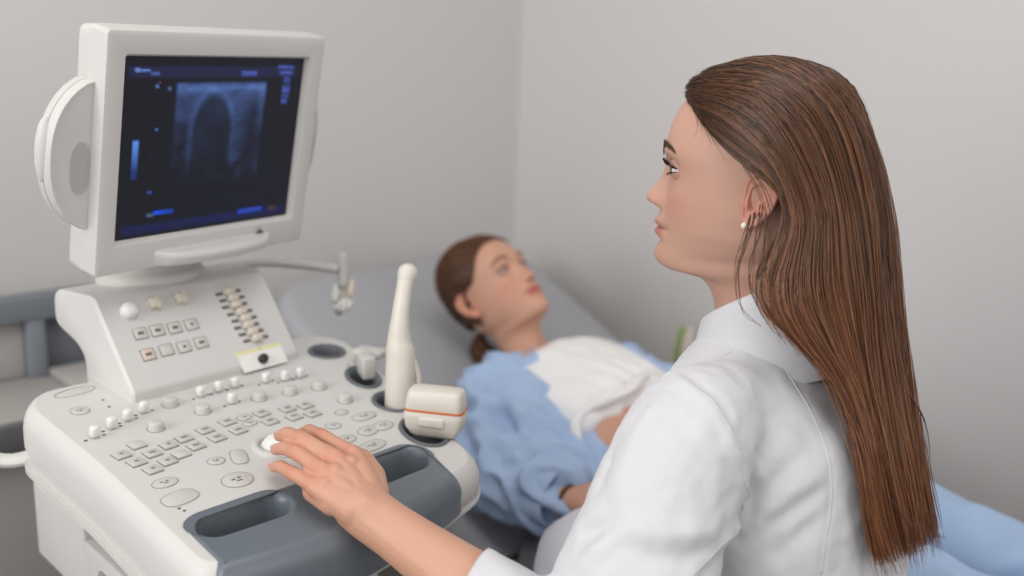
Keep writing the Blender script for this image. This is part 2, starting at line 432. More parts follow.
# seam on the riser's side
FN = np.array([.0818, -.7785, .6222]); FD = np.array([-.065, .6188, .7828]); FP = RO+RB*.0078+np.array([0, 0, .0242])
FR = Matrix((Vector(RU), Vector(FD), Vector(FN))).transposed()
def on_face(u, w_, h=0): return FP+RU*u+FD*w_+FN*h
def put_face(name, me, u, w_, h=0):
    o = put(name, me, RIS, on_face(u, w_, h)); o.rotation_euler = FR.to_euler(); return o
def fkey(cap, inkw):
    a = rbox(.0172, .0150, .002, .001, 2, (0, 0, 0)); i = rbox(.0148, .0128, .0034, .001, 2, (0, 0, 0)); parts = [a, i]; mi = [0]*len(a[1])+[1]*len(i[1])
    if inkw:
        c = rbox(inkw, .0034, .0006, 0, 1, (0, 0, .0018)); parts.append(c); mi += [2]*len(c[1])
    v, f = join(*parts); return mesh_from('key', v, f, [key_edge, cap, dark_ink], True, 40, mi)
tan_key = mat('tan_key_plastic', (206, 190, 176), .5, .4)
FK = [fkey(ivory2, .007), fkey(ivory2, 0), fkey(tan_key, .007), fkey(ivory2, .003)]
for u, w_, k in [(-.077, .0508, 0), (-.0562, .0501, 0), (-.0345, .0490, 0), (-.0127, .0487, 3), (-.0782, .0244, 2), (-.0554, .0248, 1), (-.0333, .0238, 3), (-.0103, .0242, 0)]:
    o = put_face('key', FK[k], u, w_)
    if k == 2: o['label'] = 'tan key'
kv, kf = lathe([(.0098, -.001), (.0098, .004), (.009, .0075), (.007, .010), (.003, .0112)], 24)
put_face('dial', mesh_from('dial', kv, kf, white_key, True, 50), -.0799, .0797)
t = np.arange(30)*TAU/30; rr = .0075+.0014*np.cos(5*t)
v, f = loft([np.column_stack([np.cos(t)*rr*s, np.sin(t)*rr*s, np.full(30, z)]) for s, z in ((1, -.001), (1, .006), (.85, .0085), (.4, .009))])
km2 = mesh_from('dial', v, f, beige, True, 50)
put_face('dial', km2, -.0465, .0821); put_face('dial', km2, -.0126, .0822)
tv, tf = rbox(.036, .0042, .001, 0, 1, (0, 0, 0))
cv, cf = rbox(.0135, .0095, .0085, .003, 3, (0, 0, .004))
cv2 = cv*[.8, .9, 1]+np.array([.004, .001, 0])
mid_, mif = rbox(.016, .0075, .0016, 0, 1, (0, 0, 0))
sme = mesh_from('gain_slider', *join((tv, tf), (mid_, mif), (cv, cf)), [dark_ink, ivory2, beige], True, 40, [0]*len(tf)+[1]*len(mif)+[2]*len(cf))
for i, (u, w_) in enumerate([(.0526, .0795), (.0530, .0703), (.0541, .061), (.0560, .0507), (.0570, .0412), (.0579, .0318), (.059, .0223), (.0605, .0130)]):
    put_face('gain_slider', sme, u+.001*math.sin(i*2.1), w_)
a = rbox(.064, .0235, .0012, 0, 1, (0, -.0125, 0)); b = rbox(.066, .004, .0016, 0, 1, (0, .0005, 0)); c = rbox(.0012, .004, .0018, 0, 1, (.001, .0005, 0))
lb = put_face('sticker', mesh_from('sticker', *join(a, b, c), [paper_m, yellow_m, line_m], True, 40, [0]*len(a[1])+[1]*len(b[1])+[2]*len(c[1])), .059, -.001, -.0004)
lb['label'] = 'white sticker with a yellow top strip'
kv, kf = lathe([(.0058, 0), (.0058, .006), (.0045, .008), (.002, .0084)], 20)
put_face('lock_knob', mesh_from('lock_knob', kv, kf, black_m, True, 50), .0573, -.0146)['label'] = 'black round knob'

# monitor
MC = np.array([.5685, 1.0485, 1.1265]); ym, tm = .198, -.187
MU = np.array([math.cos(ym), math.sin(ym), 0]); mn = np.array([math.sin(ym), -math.cos(ym), 0]); MV = np.array([0, 0, 1])*math.cos(tm)-mn*math.sin(tm); MN = np.cross(MU, MV)
def onm(P): P = np.asarray(P, float); return MC+np.outer(P[:, 0], MU)+np.outer(P[:, 1], MV)+np.outer(P[:, 2], MN)
def rr_(u0, u1, v0, v1, r, seg=5): return rounded([(u0, v0), (u1, v0), (u1, v1), (u0, v1)], r, seg)
scr = rr_(-.129, .1215, -.0985, .1015, .0015, 2)
bez = rr_(-.155, .1435, -.133, .129, .006, 5)
back = rr_(-.150, .1385, -.140, .126, .012, 5)
def ring_m(O, d, z): return np.column_stack([inset(O, d), np.full(len(O), z)])
n = len(bez)
scr_r = rounded([(-.129, -.0985), (.1215, -.0985), (.1215, .1015), (-.129, .1015)], .0015, 5)
R = [ring_m(scr_r, .0005, -.006), ring_m(scr_r, -.0005, -.0002), ring_m(scr_r, -.003, .0035), ring_m(bez, .005, .006), ring_m(bez, .001, .0045), ring_m(bez, 0, .001), ring_m(bez, 0, -.024), ring_m(bez, .0015, -.0245), ring_m(bez, .0015, -.026), ring_m(back, 0, -.0265), ring_m(back, .002, -.050)]+[np.column_stack([back*s_+np.array([-.006, -.006])*(1-s_), np.full(len(back), z_)]) for s_, z_ in ((.92, -.062), (.70, -.080))]
v, f = loft(R, cap=False); f.append(tuple((len(R)-1)*n+i for i in range(n)))
MON = wput('monitor', onm(v), f, ivory, US, angle=30)
# handle ledge under the screen
hs = []
for u in np.linspace(-.082, .088, 15):
    s = math.sin(math.pi*np.clip((u+.082)/.170, 0, 1))**.35
    hp = rounded([(-.002, -.112), (.004+.018*s, -.1135), (.005+.022*s, -.119), (.004+.018*s, -.130), (-.002, -.1345)], .004, 4)
    hs.append(np.column_stack([np.full(len(hp), u), hp[:, 1], hp[:, 0]]))
v, f = loft(hs); wput('handle_ledge', onm(v), f, ivory, MON, angle=40)
lv, lf = loft([np.column_stack([t_, [.0064]*3]) for t_ in (np.array([(.064, -.1125), (.076, -.1125), (.070, -.1055)]),)]+[np.column_stack([np.array([(.064, -.1125), (.076, -.1125), (.070, -.1055)]), [.0068]*3])])
wput('bezel_emblem', onm(lv), lf, dark_ink, MON, smooth=False)
# speaker wings either side
for sgn, name in ((-1, 'speaker_wing'), (1, 'speaker_wing')):
    q = np.linspace(-1, 1, 25)
    e0 = -.135 if sgn < 0 else .118
    rim = np.column_stack([e0+sgn*(.066 if sgn < 0 else .048)*np.sqrt(np.clip(1-np.abs(q)**2.3, 0, 1)), -.004+.084*q])
    O = np.vstack([rim, [(e0, .080)], [(e0, -.088)]]) if True else rim
    if sgn > 0: pass
    else: O = O[::-1]
    R = [ring_m(O, .006, -.0345), ring_m(O, .0015, -.034), ring_m(O, 0, -.032), ring_m(O, 0, -.0235), ring_m(O, .0012, -.023), ring_m(O, .0012, -.0215), ring_m(O, 0, -.021), ring_m(O, 0, -.0125), ring_m(O, .0015, -.0105), ring_m(O, .0035, -.0105), ring_m(O, .004, -.0115)]
    v, f = loft(R); W_ = wput(name, onm(v), f, ivory, MON, angle=40)
    # grille: many small dark holes set as one perforated patch
    hv, hf = [], []
    for a in np.arange(-.0110, .0112, .0017):
        for b in np.arange(-.027, .0275, .0017):
            if (a/.0125)**2+(b/.0285)**2 < 1:
                k = len(hv); cx = e0+sgn*.031+a; cy = -.016+b; s = .0005
                hv += [(cx-s, cy-s, -.0110), (cx+s, cy-s, -.0110), (cx+s, cy+s, -.0110), (cx-s, cy+s, -.0110)]; hf.append((k, k+1, k+2, k+3))
    wput('speaker_grille', onm(hv), hf, hole_m, W_, smooth=False)
    # outer pivot bulge
    bm = bmesh.new(); bmesh.ops.create_uvsphere(bm, u_segments=24, v_segments=14, radius=1); bv, bf = from_bm(bm)
    wput('wing_bulge', onm(bv*[.009, .034, .009]+np.array([e0+sgn*(.062 if sgn < 0 else .044), .002, -.0255])), bf, ivory, W_)

# screen picture: dark glass that gives off the scan
NX, NY = 150, 120
def screen_col(X, Y):
    """X right 0..1, Y down 0..1 -> linear rgb"""
    def sm(a, b, x): t_ = np.clip((x-a)/(b-a), 0, 1); return t_*t_*(3-2*t_)
    def box(x0, x1, y0, y1, s=.006): return sm(x0-s, x0+s, X)*(1-sm(x1-s, x1+s, X))*sm(y0-s, y0+s, Y)*(1-sm(y1-s, y1+s, Y))
    P = np.stack([X.ravel()*10, Y.ravel()*8, 0*X.ravel()], 1)
    n1 = fbm(P, 1.0, 4, 3.1).reshape(X.shape); n2 = fbm(P*[1.2, 6, 1], 1.0, 3, 9.).reshape(X.shape)
    C = np.zeros((*X.shape, 3))+np.array(srgb((21, 22, 30)))
    def add(mask, c): C[:] = C*(1-mask[..., None])+mask[..., None]*np.array(srgb(c))
    sec = box(.275, .775, .145, .72, .012)
    depth = np.clip((Y-.14)/.58, 0, 1)
    arch = ((X-.48)/.105)**2+np.where(Y < .42, ((Y-.42)/.20)**2, 0)
    tissue = np.clip(.62-.62*depth+.30*n1+.12*n2, 0, 1)*sec
    tissue *= np.clip(sm(.75, 1.35, arch)*.85+.22, 0, 1)
    tissue *= np.clip(1-.75*sm(.60, .72, X)*sm(.24, .34, Y), .2, 1)+.5*g(X, .76, .02)*sec
    tissue *= np.clip(1-.6*(1-sm(.33, .40, X))*sm(.30, .5, Y), .2, 1)
    band = (g(Y, .175, .016)*(.8+.6*n2)+.4*g(arch, 1.35, .22)*(1-depth))*sec
    C[:] = C+np.clip(tissue*.75+band*.6, 0, 1.3)[..., None]*np.array(srgb((78, 108, 172)))*.85
    add(box(.03, .96, .055, .115)*.7, (36, 38, 74)); add(box(.04, .97, .925, .975)*.75, (24, 30, 78))
    for x0, x1, y0, y1, c in ((.06, .085, .066, .085, (120, 150, 220)), (.085, .135, .070, .084, (96, 126, 205)), (.135, .18, .085, .100, (96, 120, 200)), (.62, .71, .082, .108, (70, 92, 175)), (.835, .935, .048, .066, (70, 92, 175)),
                              (.85, .93, .080, .10, (70, 92, 175)), (.88, .925, .115, .155, (56, 76, 150)), (.878, .925, .165, .215, (66, 88, 170)), (.878, .922, .222, .238, (66, 88, 170)), (.878, .918, .244, .275, (60, 82, 160)),
                              (.165, .182, .15, .168, (96, 130, 200)), (.182, .19, .135, .146, (150, 70, 80)), (.228, .245, .165, .182, (96, 130, 200)), (.178, .192, .388, .402, (80, 120, 205)), (.165, .175, .53, .54, (50, 62, 110)), (.16, .185, .735, .75, (60, 90, 180)),
                              (.165, .20, .868, .884, (90, 120, 150)), (.2, .305, .855, .880, (22, 84, 230)), (.68, .83, .915, .945, (42, 72, 190)), (.875, .925, .92, .955, (78, 52, 44))):
        add(box(x0, x1, y0, y1, .004)*(.7+.3*np.clip(n2*2, -1, 1)), c)
    m_ = box(.072, .100, .45, .66, .004); add(m_, (30, 50, 110)); C += (m_*np.clip(1-(Y-.45)/.17, 0, 1))[..., None]*np.array(srgb((96, 150, 228)))*.8
    return C
X, Y = np.meshgrid(np.linspace(0, 1, NX+1), np.linspace(0, 1, NY+1))
Cc = screen_col(X, Y)
V = np.column_stack([(-.129+.2505*X).ravel(), (.1015-.200*Y).ravel(), np.full(X.size, -.0048)])
F = [(j*(NX+1)+i, (j+1)*(NX+1)+i, (j+1)*(NX+1)+i+1, j*(NX+1)+i+1) for j in range(NY) for i in range(NX)]
sm_ = bpy.data.materials.new('screen_glass'); sm_.use_nodes = True; nt = sm_.node_tree; b = nt.nodes['Principled BSDF']
b.inputs['Base Color'].default_value = (.006, .006, .008, 1); b.inputs['Roughness'].default_value = .32; b.inputs['Specular IOR Level'].default_value = .25
at = nt.nodes.new('ShaderNodeAttribute'); at.attribute_name = 'picture'; nt.links.new(at.outputs['Color'], b.inputs['Emission Color']); b.inputs['Emission Strength'].default_value = 1.0
so = wput('screen', onm(V), F, sm_, MON)
ca = so.data.color_attributes.new('picture', 'FLOAT_COLOR', 'POINT')
ca.data.foreach_set('color', np.column_stack([Cc.reshape(-1, 3), np.ones(X.size)]).ravel())

# swivel base between monitor and riser
sb = RO+RB*.130+RU*(-.006)
v, f = lathe([(.056, .098), (.057, .110), (.054, .115), (.048, .118), (.046, .124), (.044, .132), (.038, .150), (.036, .175)], 40)
v = v*[1.15, .95, 1]; v += np.array([sb[0], sb[1], .857])
wput('swivel_base', v, f, ivory2, US, angle=40)

# arm with hanging electrode clips
AR = []
P = catmull([(.64, 1.20, .945), (.70, 1.20, .948), (.75, 1.17, .944), (.792, 1.137, .938)], 14)
av, af = tube(P, [(.0075, .0065)]*14, 12)
ARM = wput('cable_arm', av, af, ivory2, US)
av, af = capsule_tube([(.7995, 1.136, .955), (.797, 1.133, .935), (.795, 1.130, .918)], .0068, 14)
wput('arm_post', av, af, ivory2, ARM)
hx = np.array([.7945, 1.128, .905])
sd = np.array([.707, -.707, 0])
for i, (a, z, r) in enumerate(((-.011, .000, .0068), (.011, .008, .0060), (-.006, -.018, .0066), (.001, -.014, .0066), (.008, -.010, .0064), (-.011, -.012, .0055))):
    c = hx+sd*a+np.array([0, 0, z])
    v, f = capsule_tube([c+(.004, .004, .006), c, c+np.array([-.004, -.004, -.008])], [r*.8, r, r*.75], 12)
    wput('electrode_clip', v, f, [white_key, beige, steel][i % 3 if i < 3 else 0], ARM)
v, f = rbox(.026, .010, .030, .004); wput('clip_block', rot_z(v, -.785)+hx+np.array([.002, .004, -.010]), f, beige, ARM)

# cabinet under the console
v, f = loft(rings_of(rounded([(.445, .80), (.62, .80), (.64, 1.2), (.445, 1.2)], .03), [(.004, .16), (0, .165), (0, .60), (.004, .604), (.004, .608), (0, .612), (0, .785), (.01, .79)]))
CAB = wput('cabinet', v, f, ivory, US, angle=40)
for x0, x1, z0, z1 in ((.425, .555, .64, .745), (.425, .595, .20, .585), (.57, .598, .66, .73)):
    v, f = rbox(x1-x0, .006, z1-z0, .002, 2, ((x0+x1)/2, .799, (z0+z1)/2)); wput('front_panel', v, f, ivory2 if x1 < .59 else key_m, CAB)
v, f = rbox(.052, .15, .098, .004, 3, (.415, 1.13, .665)); v2, f2 = rbox(.050, .20, .088, .004, 3, (.412, .955, .650)); v3, f3 = rbox(.006, .085, .045, .001, 1, (.3865, .935, .640))
BIN = wput('side_bin', *join((v, f), (v2, f2)), ivory, CAB)
fr = [rbox(.005, .12, .004, .0008, 1, (.3865, .945, .676)), rbox(.005, .004, .052, .0008, 1, (.3865, 1.005, .650)), rbox(.005, .12, .004, .0008, 1, (.3865, .945, .624)), rbox(.005, .004, .052, .0008, 1, (.3865, .885, .650))]
wput('slot_frame', *join(*fr), line_m, BIN)
v, f = loft(rings_of(rounded([(.34, .74), (.69, .74), (.69, 1.26), (.34, 1.26)], .05), [(.01, .085), (0, .092), (0, .15), (.015, .165)])); wput('base_plate', v, f, ivory2, US, angle=40)
for x, y in ((.385, .79), (.645, .79), (.385, 1.21), (.645, 1.21)):
    v, f = lathe([(.036, -.012), (.040, -.009), (.040, .009), (.036, .012)], 28); v = rot_z(np.column_stack([v[:, 0], v[:, 2], v[:, 1]]), .3)+np.array([x, y, .040])
    cw = wput('caster', v, f, rubber, US); v, f = rbox(.02, .034, .05, .004, 2, (x, y, .068)); wput('caster_fork', v, f, key_m, cw)
# white hook on the console's left side
P = catmull([(.352, 1.078, .798), (.332, 1.083, .796), (.315, 1.088, .801), (.304, 1.092, .811)], 10)
v, f = tube(P, [(.012, .007)]*8+[(.010, .005), (.006, .003)], 14); wput('side_hook', v, f, white_key, US)
# round catch on the left side wall
v, f = lathe([(.010, 0), (.010, .002), (.0085, .0022), (.0085, .001), (.004, .001)], 24); v = np.column_stack([-v[:, 2], v[:, 0], v[:, 1]])+np.array([.3385, 1.035, zc(0, 1.035)-.034]); wput('side_catch', v, f, ivory2, US)

# ------------------------------------------------------------------ probes in the holders
probe_m = mat('cream_probe_plastic', (211, 206, 196), .4, .5, bump=.04, bscale=700)
orange_m = mat('orange_stripe', (205, 112, 66), .5, .4)
PB = np.array([.6863, .8627, zc(.677, .872)-.047])
TP = empty('transducer_probe', PB, 'tall slim cream wand probe standing upright in the console holder', 'ultrasound probe')
path = catmull([PB+np.array([0, 0, .002]), PB+np.array([0, 0, .03]), PB+np.array([.001, .001, .075]), PB+np.array([.002, .002, .100]), PB+np.array([.001, .004, .122]), PB+np.array([.003, .005, .150]), PB+np.array([.012, .010, .180]), PB+np.array([.020, .014, .196])], 44)
tt = np.linspace(0, 7, 44)
rad = np.interp(tt, [0, 1, 2, 3, 3.6, 4, 5, 6, 6.5, 7], [.0175, .0185, .0182, .0175, .0165, .0140, .0102, .0092, .0098, .0108])
v, f = tube(path, [(r, r*.92) for r in rad], 24); HN = wput('handle', v, f, probe_m, TP)
v, f = capsule_tube(path[-3:], [.0106, .0112, .0114], 22, k=6); wput('probe_tip', v, f, probe_m, TP)
# finger ridge on the wand
a = PB+np.array([.012, -.012, .075]); v, f = capsule_tube(catmull([a+np.array([0, 0, -.018]), a+np.array([.003, -.003, .002]), a+np.array([-.001, .001, .022])], 8), .0035, 10); wput('finger_ridge', v, f, probe_m, TP)

LB = np.array([.672, .783, zc(.664, .782)])
LP = empty('linear_probe', LB, 'blocky cream probe with an orange stripe at console corner', 'ultrasound probe')
wd = np.array([.56, -.83, 0]); wd /= np.linalg.norm(wd); dp = np.array([wd[1], -wd[0], 0])*-1; up_ = np.array([.05, .03, 1]); up_ /= np.linalg.norm(up_)
def lp(O, z): return LB+np.outer(O[:, 0], wd)+np.outer(O[:, 1], dp)+np.outer(np.full(len(O), z), up_)
sec = [(.020, .010, .002), (.0265, .0135, .006), (.0315, .0165, .014), (.0335, .0175, .024), (.0335, .0175, .0300), (.0325, .0165, .0318), (.0325, .0165, .0338), (.0328, .0168, .0348), (.0305, .0150, .050), (.0295, .0140, .053), (.027, .012, .0545)]
rs = [lp(rounded([(-a, -b), (a, -b), (a, b), (-a, b)], b*.55, 5), z-.004) for a, b, z in sec]
v, f = loft(rs); wput('probe_body', v, f, probe_m, LP, angle=50)
v, f = loft([lp(rounded([(-a, -b), (a, -b), (a, b), (-a, b)], b*.55, 5), z-.004) for a, b, z in ((.0328, .0168, .0318), (.0333, .0173, .0320), (.0333, .0173, .0342), (.0328, .0168, .0344))]); wput('stripe', v, f, orange_m, LP)['label'] = 'orange stripe'
v, f = rbox(.030, .006, .012, .003, 3); v = LB+np.outer(v[:, 0], wd)+np.outer(v[:, 1]-.0165, dp)+np.outer(v[:, 2]+.018, up_); wput('grip_pad', v, f, probe_m, LP)
# ------------------------------------------------------------------ worktop and backboard at the left
bg_m = mat('bluegrey_laminate', (128, 133, 141), .6, .3)
bgd_m = mat('bluegrey_board', (112, 116, 122), .7, .3)
top_m = mat('pale_worktop', (176, 172, 168), .5, .4)
edge_m = mat('dark_worktop_edge', (104, 105, 108), .5, .4)
pan_m = mat('pale_panel', (186, 182, 178), .7, .3)
cabg_m = mat('warm_grey_panel', (168, 165, 161), .6, .3)
D = empty('worktop', (.05, 1.65, 0), 'low grey worktop with dark front edge and blue-grey back frame', 'desk')
def part(name, c, s, m, par, r=.004):
    v, f = rbox(*s, r, 2, c); return wput(name, v, f, m, par)
part('top', (.05, 1.645, .647), (1.30, .21, .036), top_m, D)
part('front_edge', (.05, 1.535, .643), (1.30, .018, .046), edge_m, D)
part('cabinet_body', (.05, 1.66, .31), (1.24, .20, .62), cabg_m, D)
part('top_rail', (.05, 1.745, .788), (1.30, .04, .042), bg_m, D)
part('post', (.585, 1.745, .716), (.030, .036, .105), bg_m, D)
part('post', (-.3, 1.745, .716), (.03, .036, .105), bg_m, D)
part('back_panel', (.13, 1.755, .716), (.88, .012, .104), pan_m, D)
part('side_panel', (.655, 1.755, .716), (.11, .012, .104), bgd_m, D)
part('raised_ledge', (.665, 1.66, .672), (.13, .14, .014), top_m, D)

# ------------------------------------------------------------------ examination couch
up_m = mat('grey_vinyl_back', (164, 165, 170), .55, .35, bump=.1, bscale=500)
seat_m = mat('grey_vinyl_seat', (138, 139, 143), .5, .4, bump=.1, bscale=500)  # a darker grey than the backrest
fr_m = mat('couch_frame_grey', (190, 190, 190), .5, .4)
CX0, CX1, YH = .96, 1.645, .98
K = empty('examination_couch', ((CX0+CX1)/2, .6, 0), 'grey padded examination couch with raised backrest against the walls', 'couch')
def cushion(name, O, th, m, T):
    v, f = loft(rings_of(O, [(.02, -th), (.010, -th+.004), (.002, -th+.014), (0, -th+.03), (0, -.03), (.003, -.016), (.010, -.006), (.020, -.001), (.028, 0)]))
    return wput(name, T(v), f, m, K, angle=60)
TAU_B = math.radians(25)
so_ = rounded([(CX0+.025, -1.0, .08), (CX1, -1.0, .08), (CX1, YH, .02), (CX0+.025, YH, .06)], .05, 8)
cushion('seat', so_, .11, seat_m, lambda v: v+np.array([0, 0, .52]))
Lb = .72
bo_ = rounded([(CX0+.0, 0, .02), (CX1, 0, .02), (CX1, Lb+.04, .13), (CX0, Lb+.04, .13)], .05, 10)
def Tb(v):
    v = np.array(v); c, s = math.cos(TAU_B), math.sin(TAU_B)
    return np.column_stack([v[:, 0], YH-.03+v[:, 1]*c-v[:, 2]*s, .480+v[:, 1]*s+v[:, 2]*c])
cushion('backrest', bo_, .10, up_m, Tb)
part('frame', ((CX0+CX1)/2, .1, .36), (.5, 1.9, .08), fr_m, K)
for x in (CX0+.12, CX1-.12):
    for y in (-.75, .85): part('leg', (x, y, .165), (.06, .06, .33), fr_m, K)
part('back_strut', ((CX0+CX1)/2, 1.3, .46), (.4, .5, .03), fr_m, K)

# ------------------------------------------------------------------ potted plant between couch and wall
leaf_m = mat('green_leaf', (140, 160, 92), .5, .4, var=.15, vscale=30)
leafp_m = mat('pale_leaf', (214, 204, 190), .5, .4)
pot_m = mat('pale_pot', (205, 200, 192), .6, .3)
soil_m = mat('soil', (70, 58, 48), .9, .2)
pl = np.array([1.722, 1.20, 0]); PT = empty('potted_plant', pl, 'tall thin-leaved potted plant peeping over the doctor\'s shoulder by the wall', 'plant')
v, f = lathe([(.045, 0), (.058, .02), (.066, .22), (.07, .225), (.07, .24), (.062, .24), (.060, .225)], 28); v += pl; wput('pot', v, f, pot_m, PT)
v, f = lathe([(.060, .20), (.060, .222), (.01, .226)], 24); wput('soil', v+pl, f, soil_m, PT)
for i, (dx, dy, h, m) in enumerate(((.0, .0, .60, leaf_m), (.006, -.012, .60, leafp_m), (-.02, .02, .47, leaf_m), (.025, .02, .42, leaf_m), (-.015, -.03, .40, leaf_m))):
    P = catmull([pl+np.array([dx*.4, dy*.4, .215]), pl+np.array([dx*.8, dy*.8, .215+h*.35]), pl+np.array([dx, dy, .215+h*.7]), pl+np.array([dx*1.2+.004*i, dy*1.3, .215+h*.78])], 16)
    t_ = np.linspace(0, 1, 16); wv = .016*np.sin(np.pi*np.clip(t_*.75+.25, 0, 1))**.8+.0008
    v, f = tube(P, [(w_, .0016) for w_ in wv], 10, up=(1, 1, 0)); wput('leaf', v, f, m, PT)
# ------------------------------------------------------------------ people: shared builders
def attr_mat(name, rough, sss=.08, bump=.06, bscale=900, spec=.4):
    m = mat(name, (200, 160, 140), rough, spec, bump=bump, bscale=bscale, sss=sss)
    nt = m.node_tree; b = nt.nodes['Principled BSDF']
    a = nt.nodes.new('ShaderNodeAttribute'); a.attribute_name = 'tint'
    nt.links.new(a.outputs['Color'], b.inputs['Base Color']); return m
def set_tint(me, C):
    ca = me.color_attributes.new('tint', 'FLOAT_COLOR', 'POINT')
    ca.data.foreach_set('color', np.column_stack([np.asarray(C), np.ones(len(C))]).astype(np.float32).ravel())
def lin(c): return np.array(srgb(c))
def mixc(C, m, c): m = np.clip(m, 0, 1)[:, None]; return C*(1-m)+m*lin(c)

def make_ear(nu=26, nv=44):
    """left ear in mm on its own plane: a = back(+)/front(-), b = up, h = out"""
    out = np.array([(-2, 14), (0, 22), (6, 30), (15, 34), (25, 31), (31, 23), (32, 12), (29, 2), (24, -7), (17, -14), (10, -20), (3, -22), (-2, -18), (-3, -11), (-3, -4), (-4, 3)], float)
    O = catmull(np.vstack([out, out[:1]]), nv+1)[:-1]; c = np.array([8., 4.])
    rings = []
    prof = [(1.0, -6), (1.02, -1), (1.03, 3), (1.0, 5.2), (.94, 6.0), (.87, 5.2), (.81, 3.4), (.74, 2.4), (.67, 3.4), (.60, 4.2), (.53, 3.0), (.45, -.5), (.35, -4.5), (.22, -7), (.1, -8), (.02, -8.2)]
    for s, h in prof:
        q = c+(O-c)*s
        th = np.arctan2(O[:, 1]-c[1], O[:, 0]-c[0])
        lobe = g(O[:, 1], -19, 7); front = g(th, math.pi, .7)+g(th, -math.pi, .7)
        hh = h*(1-.75*lobe*(s > .4))+lobe*2.2
        hh = np.where(front > .25, hh*(1-.45*front), hh)
        hh = hh+3.2*g(q[:, 0], -1.0, 3)*g(q[:, 1], 0, 5)*(s > .3)         # tragus
        hh = hh+.16*(q[:, 0]-0)                                         # the rim stands away from the head
        rings.append(np.column_stack([q, hh]))
    return loft(rings, cap=True)

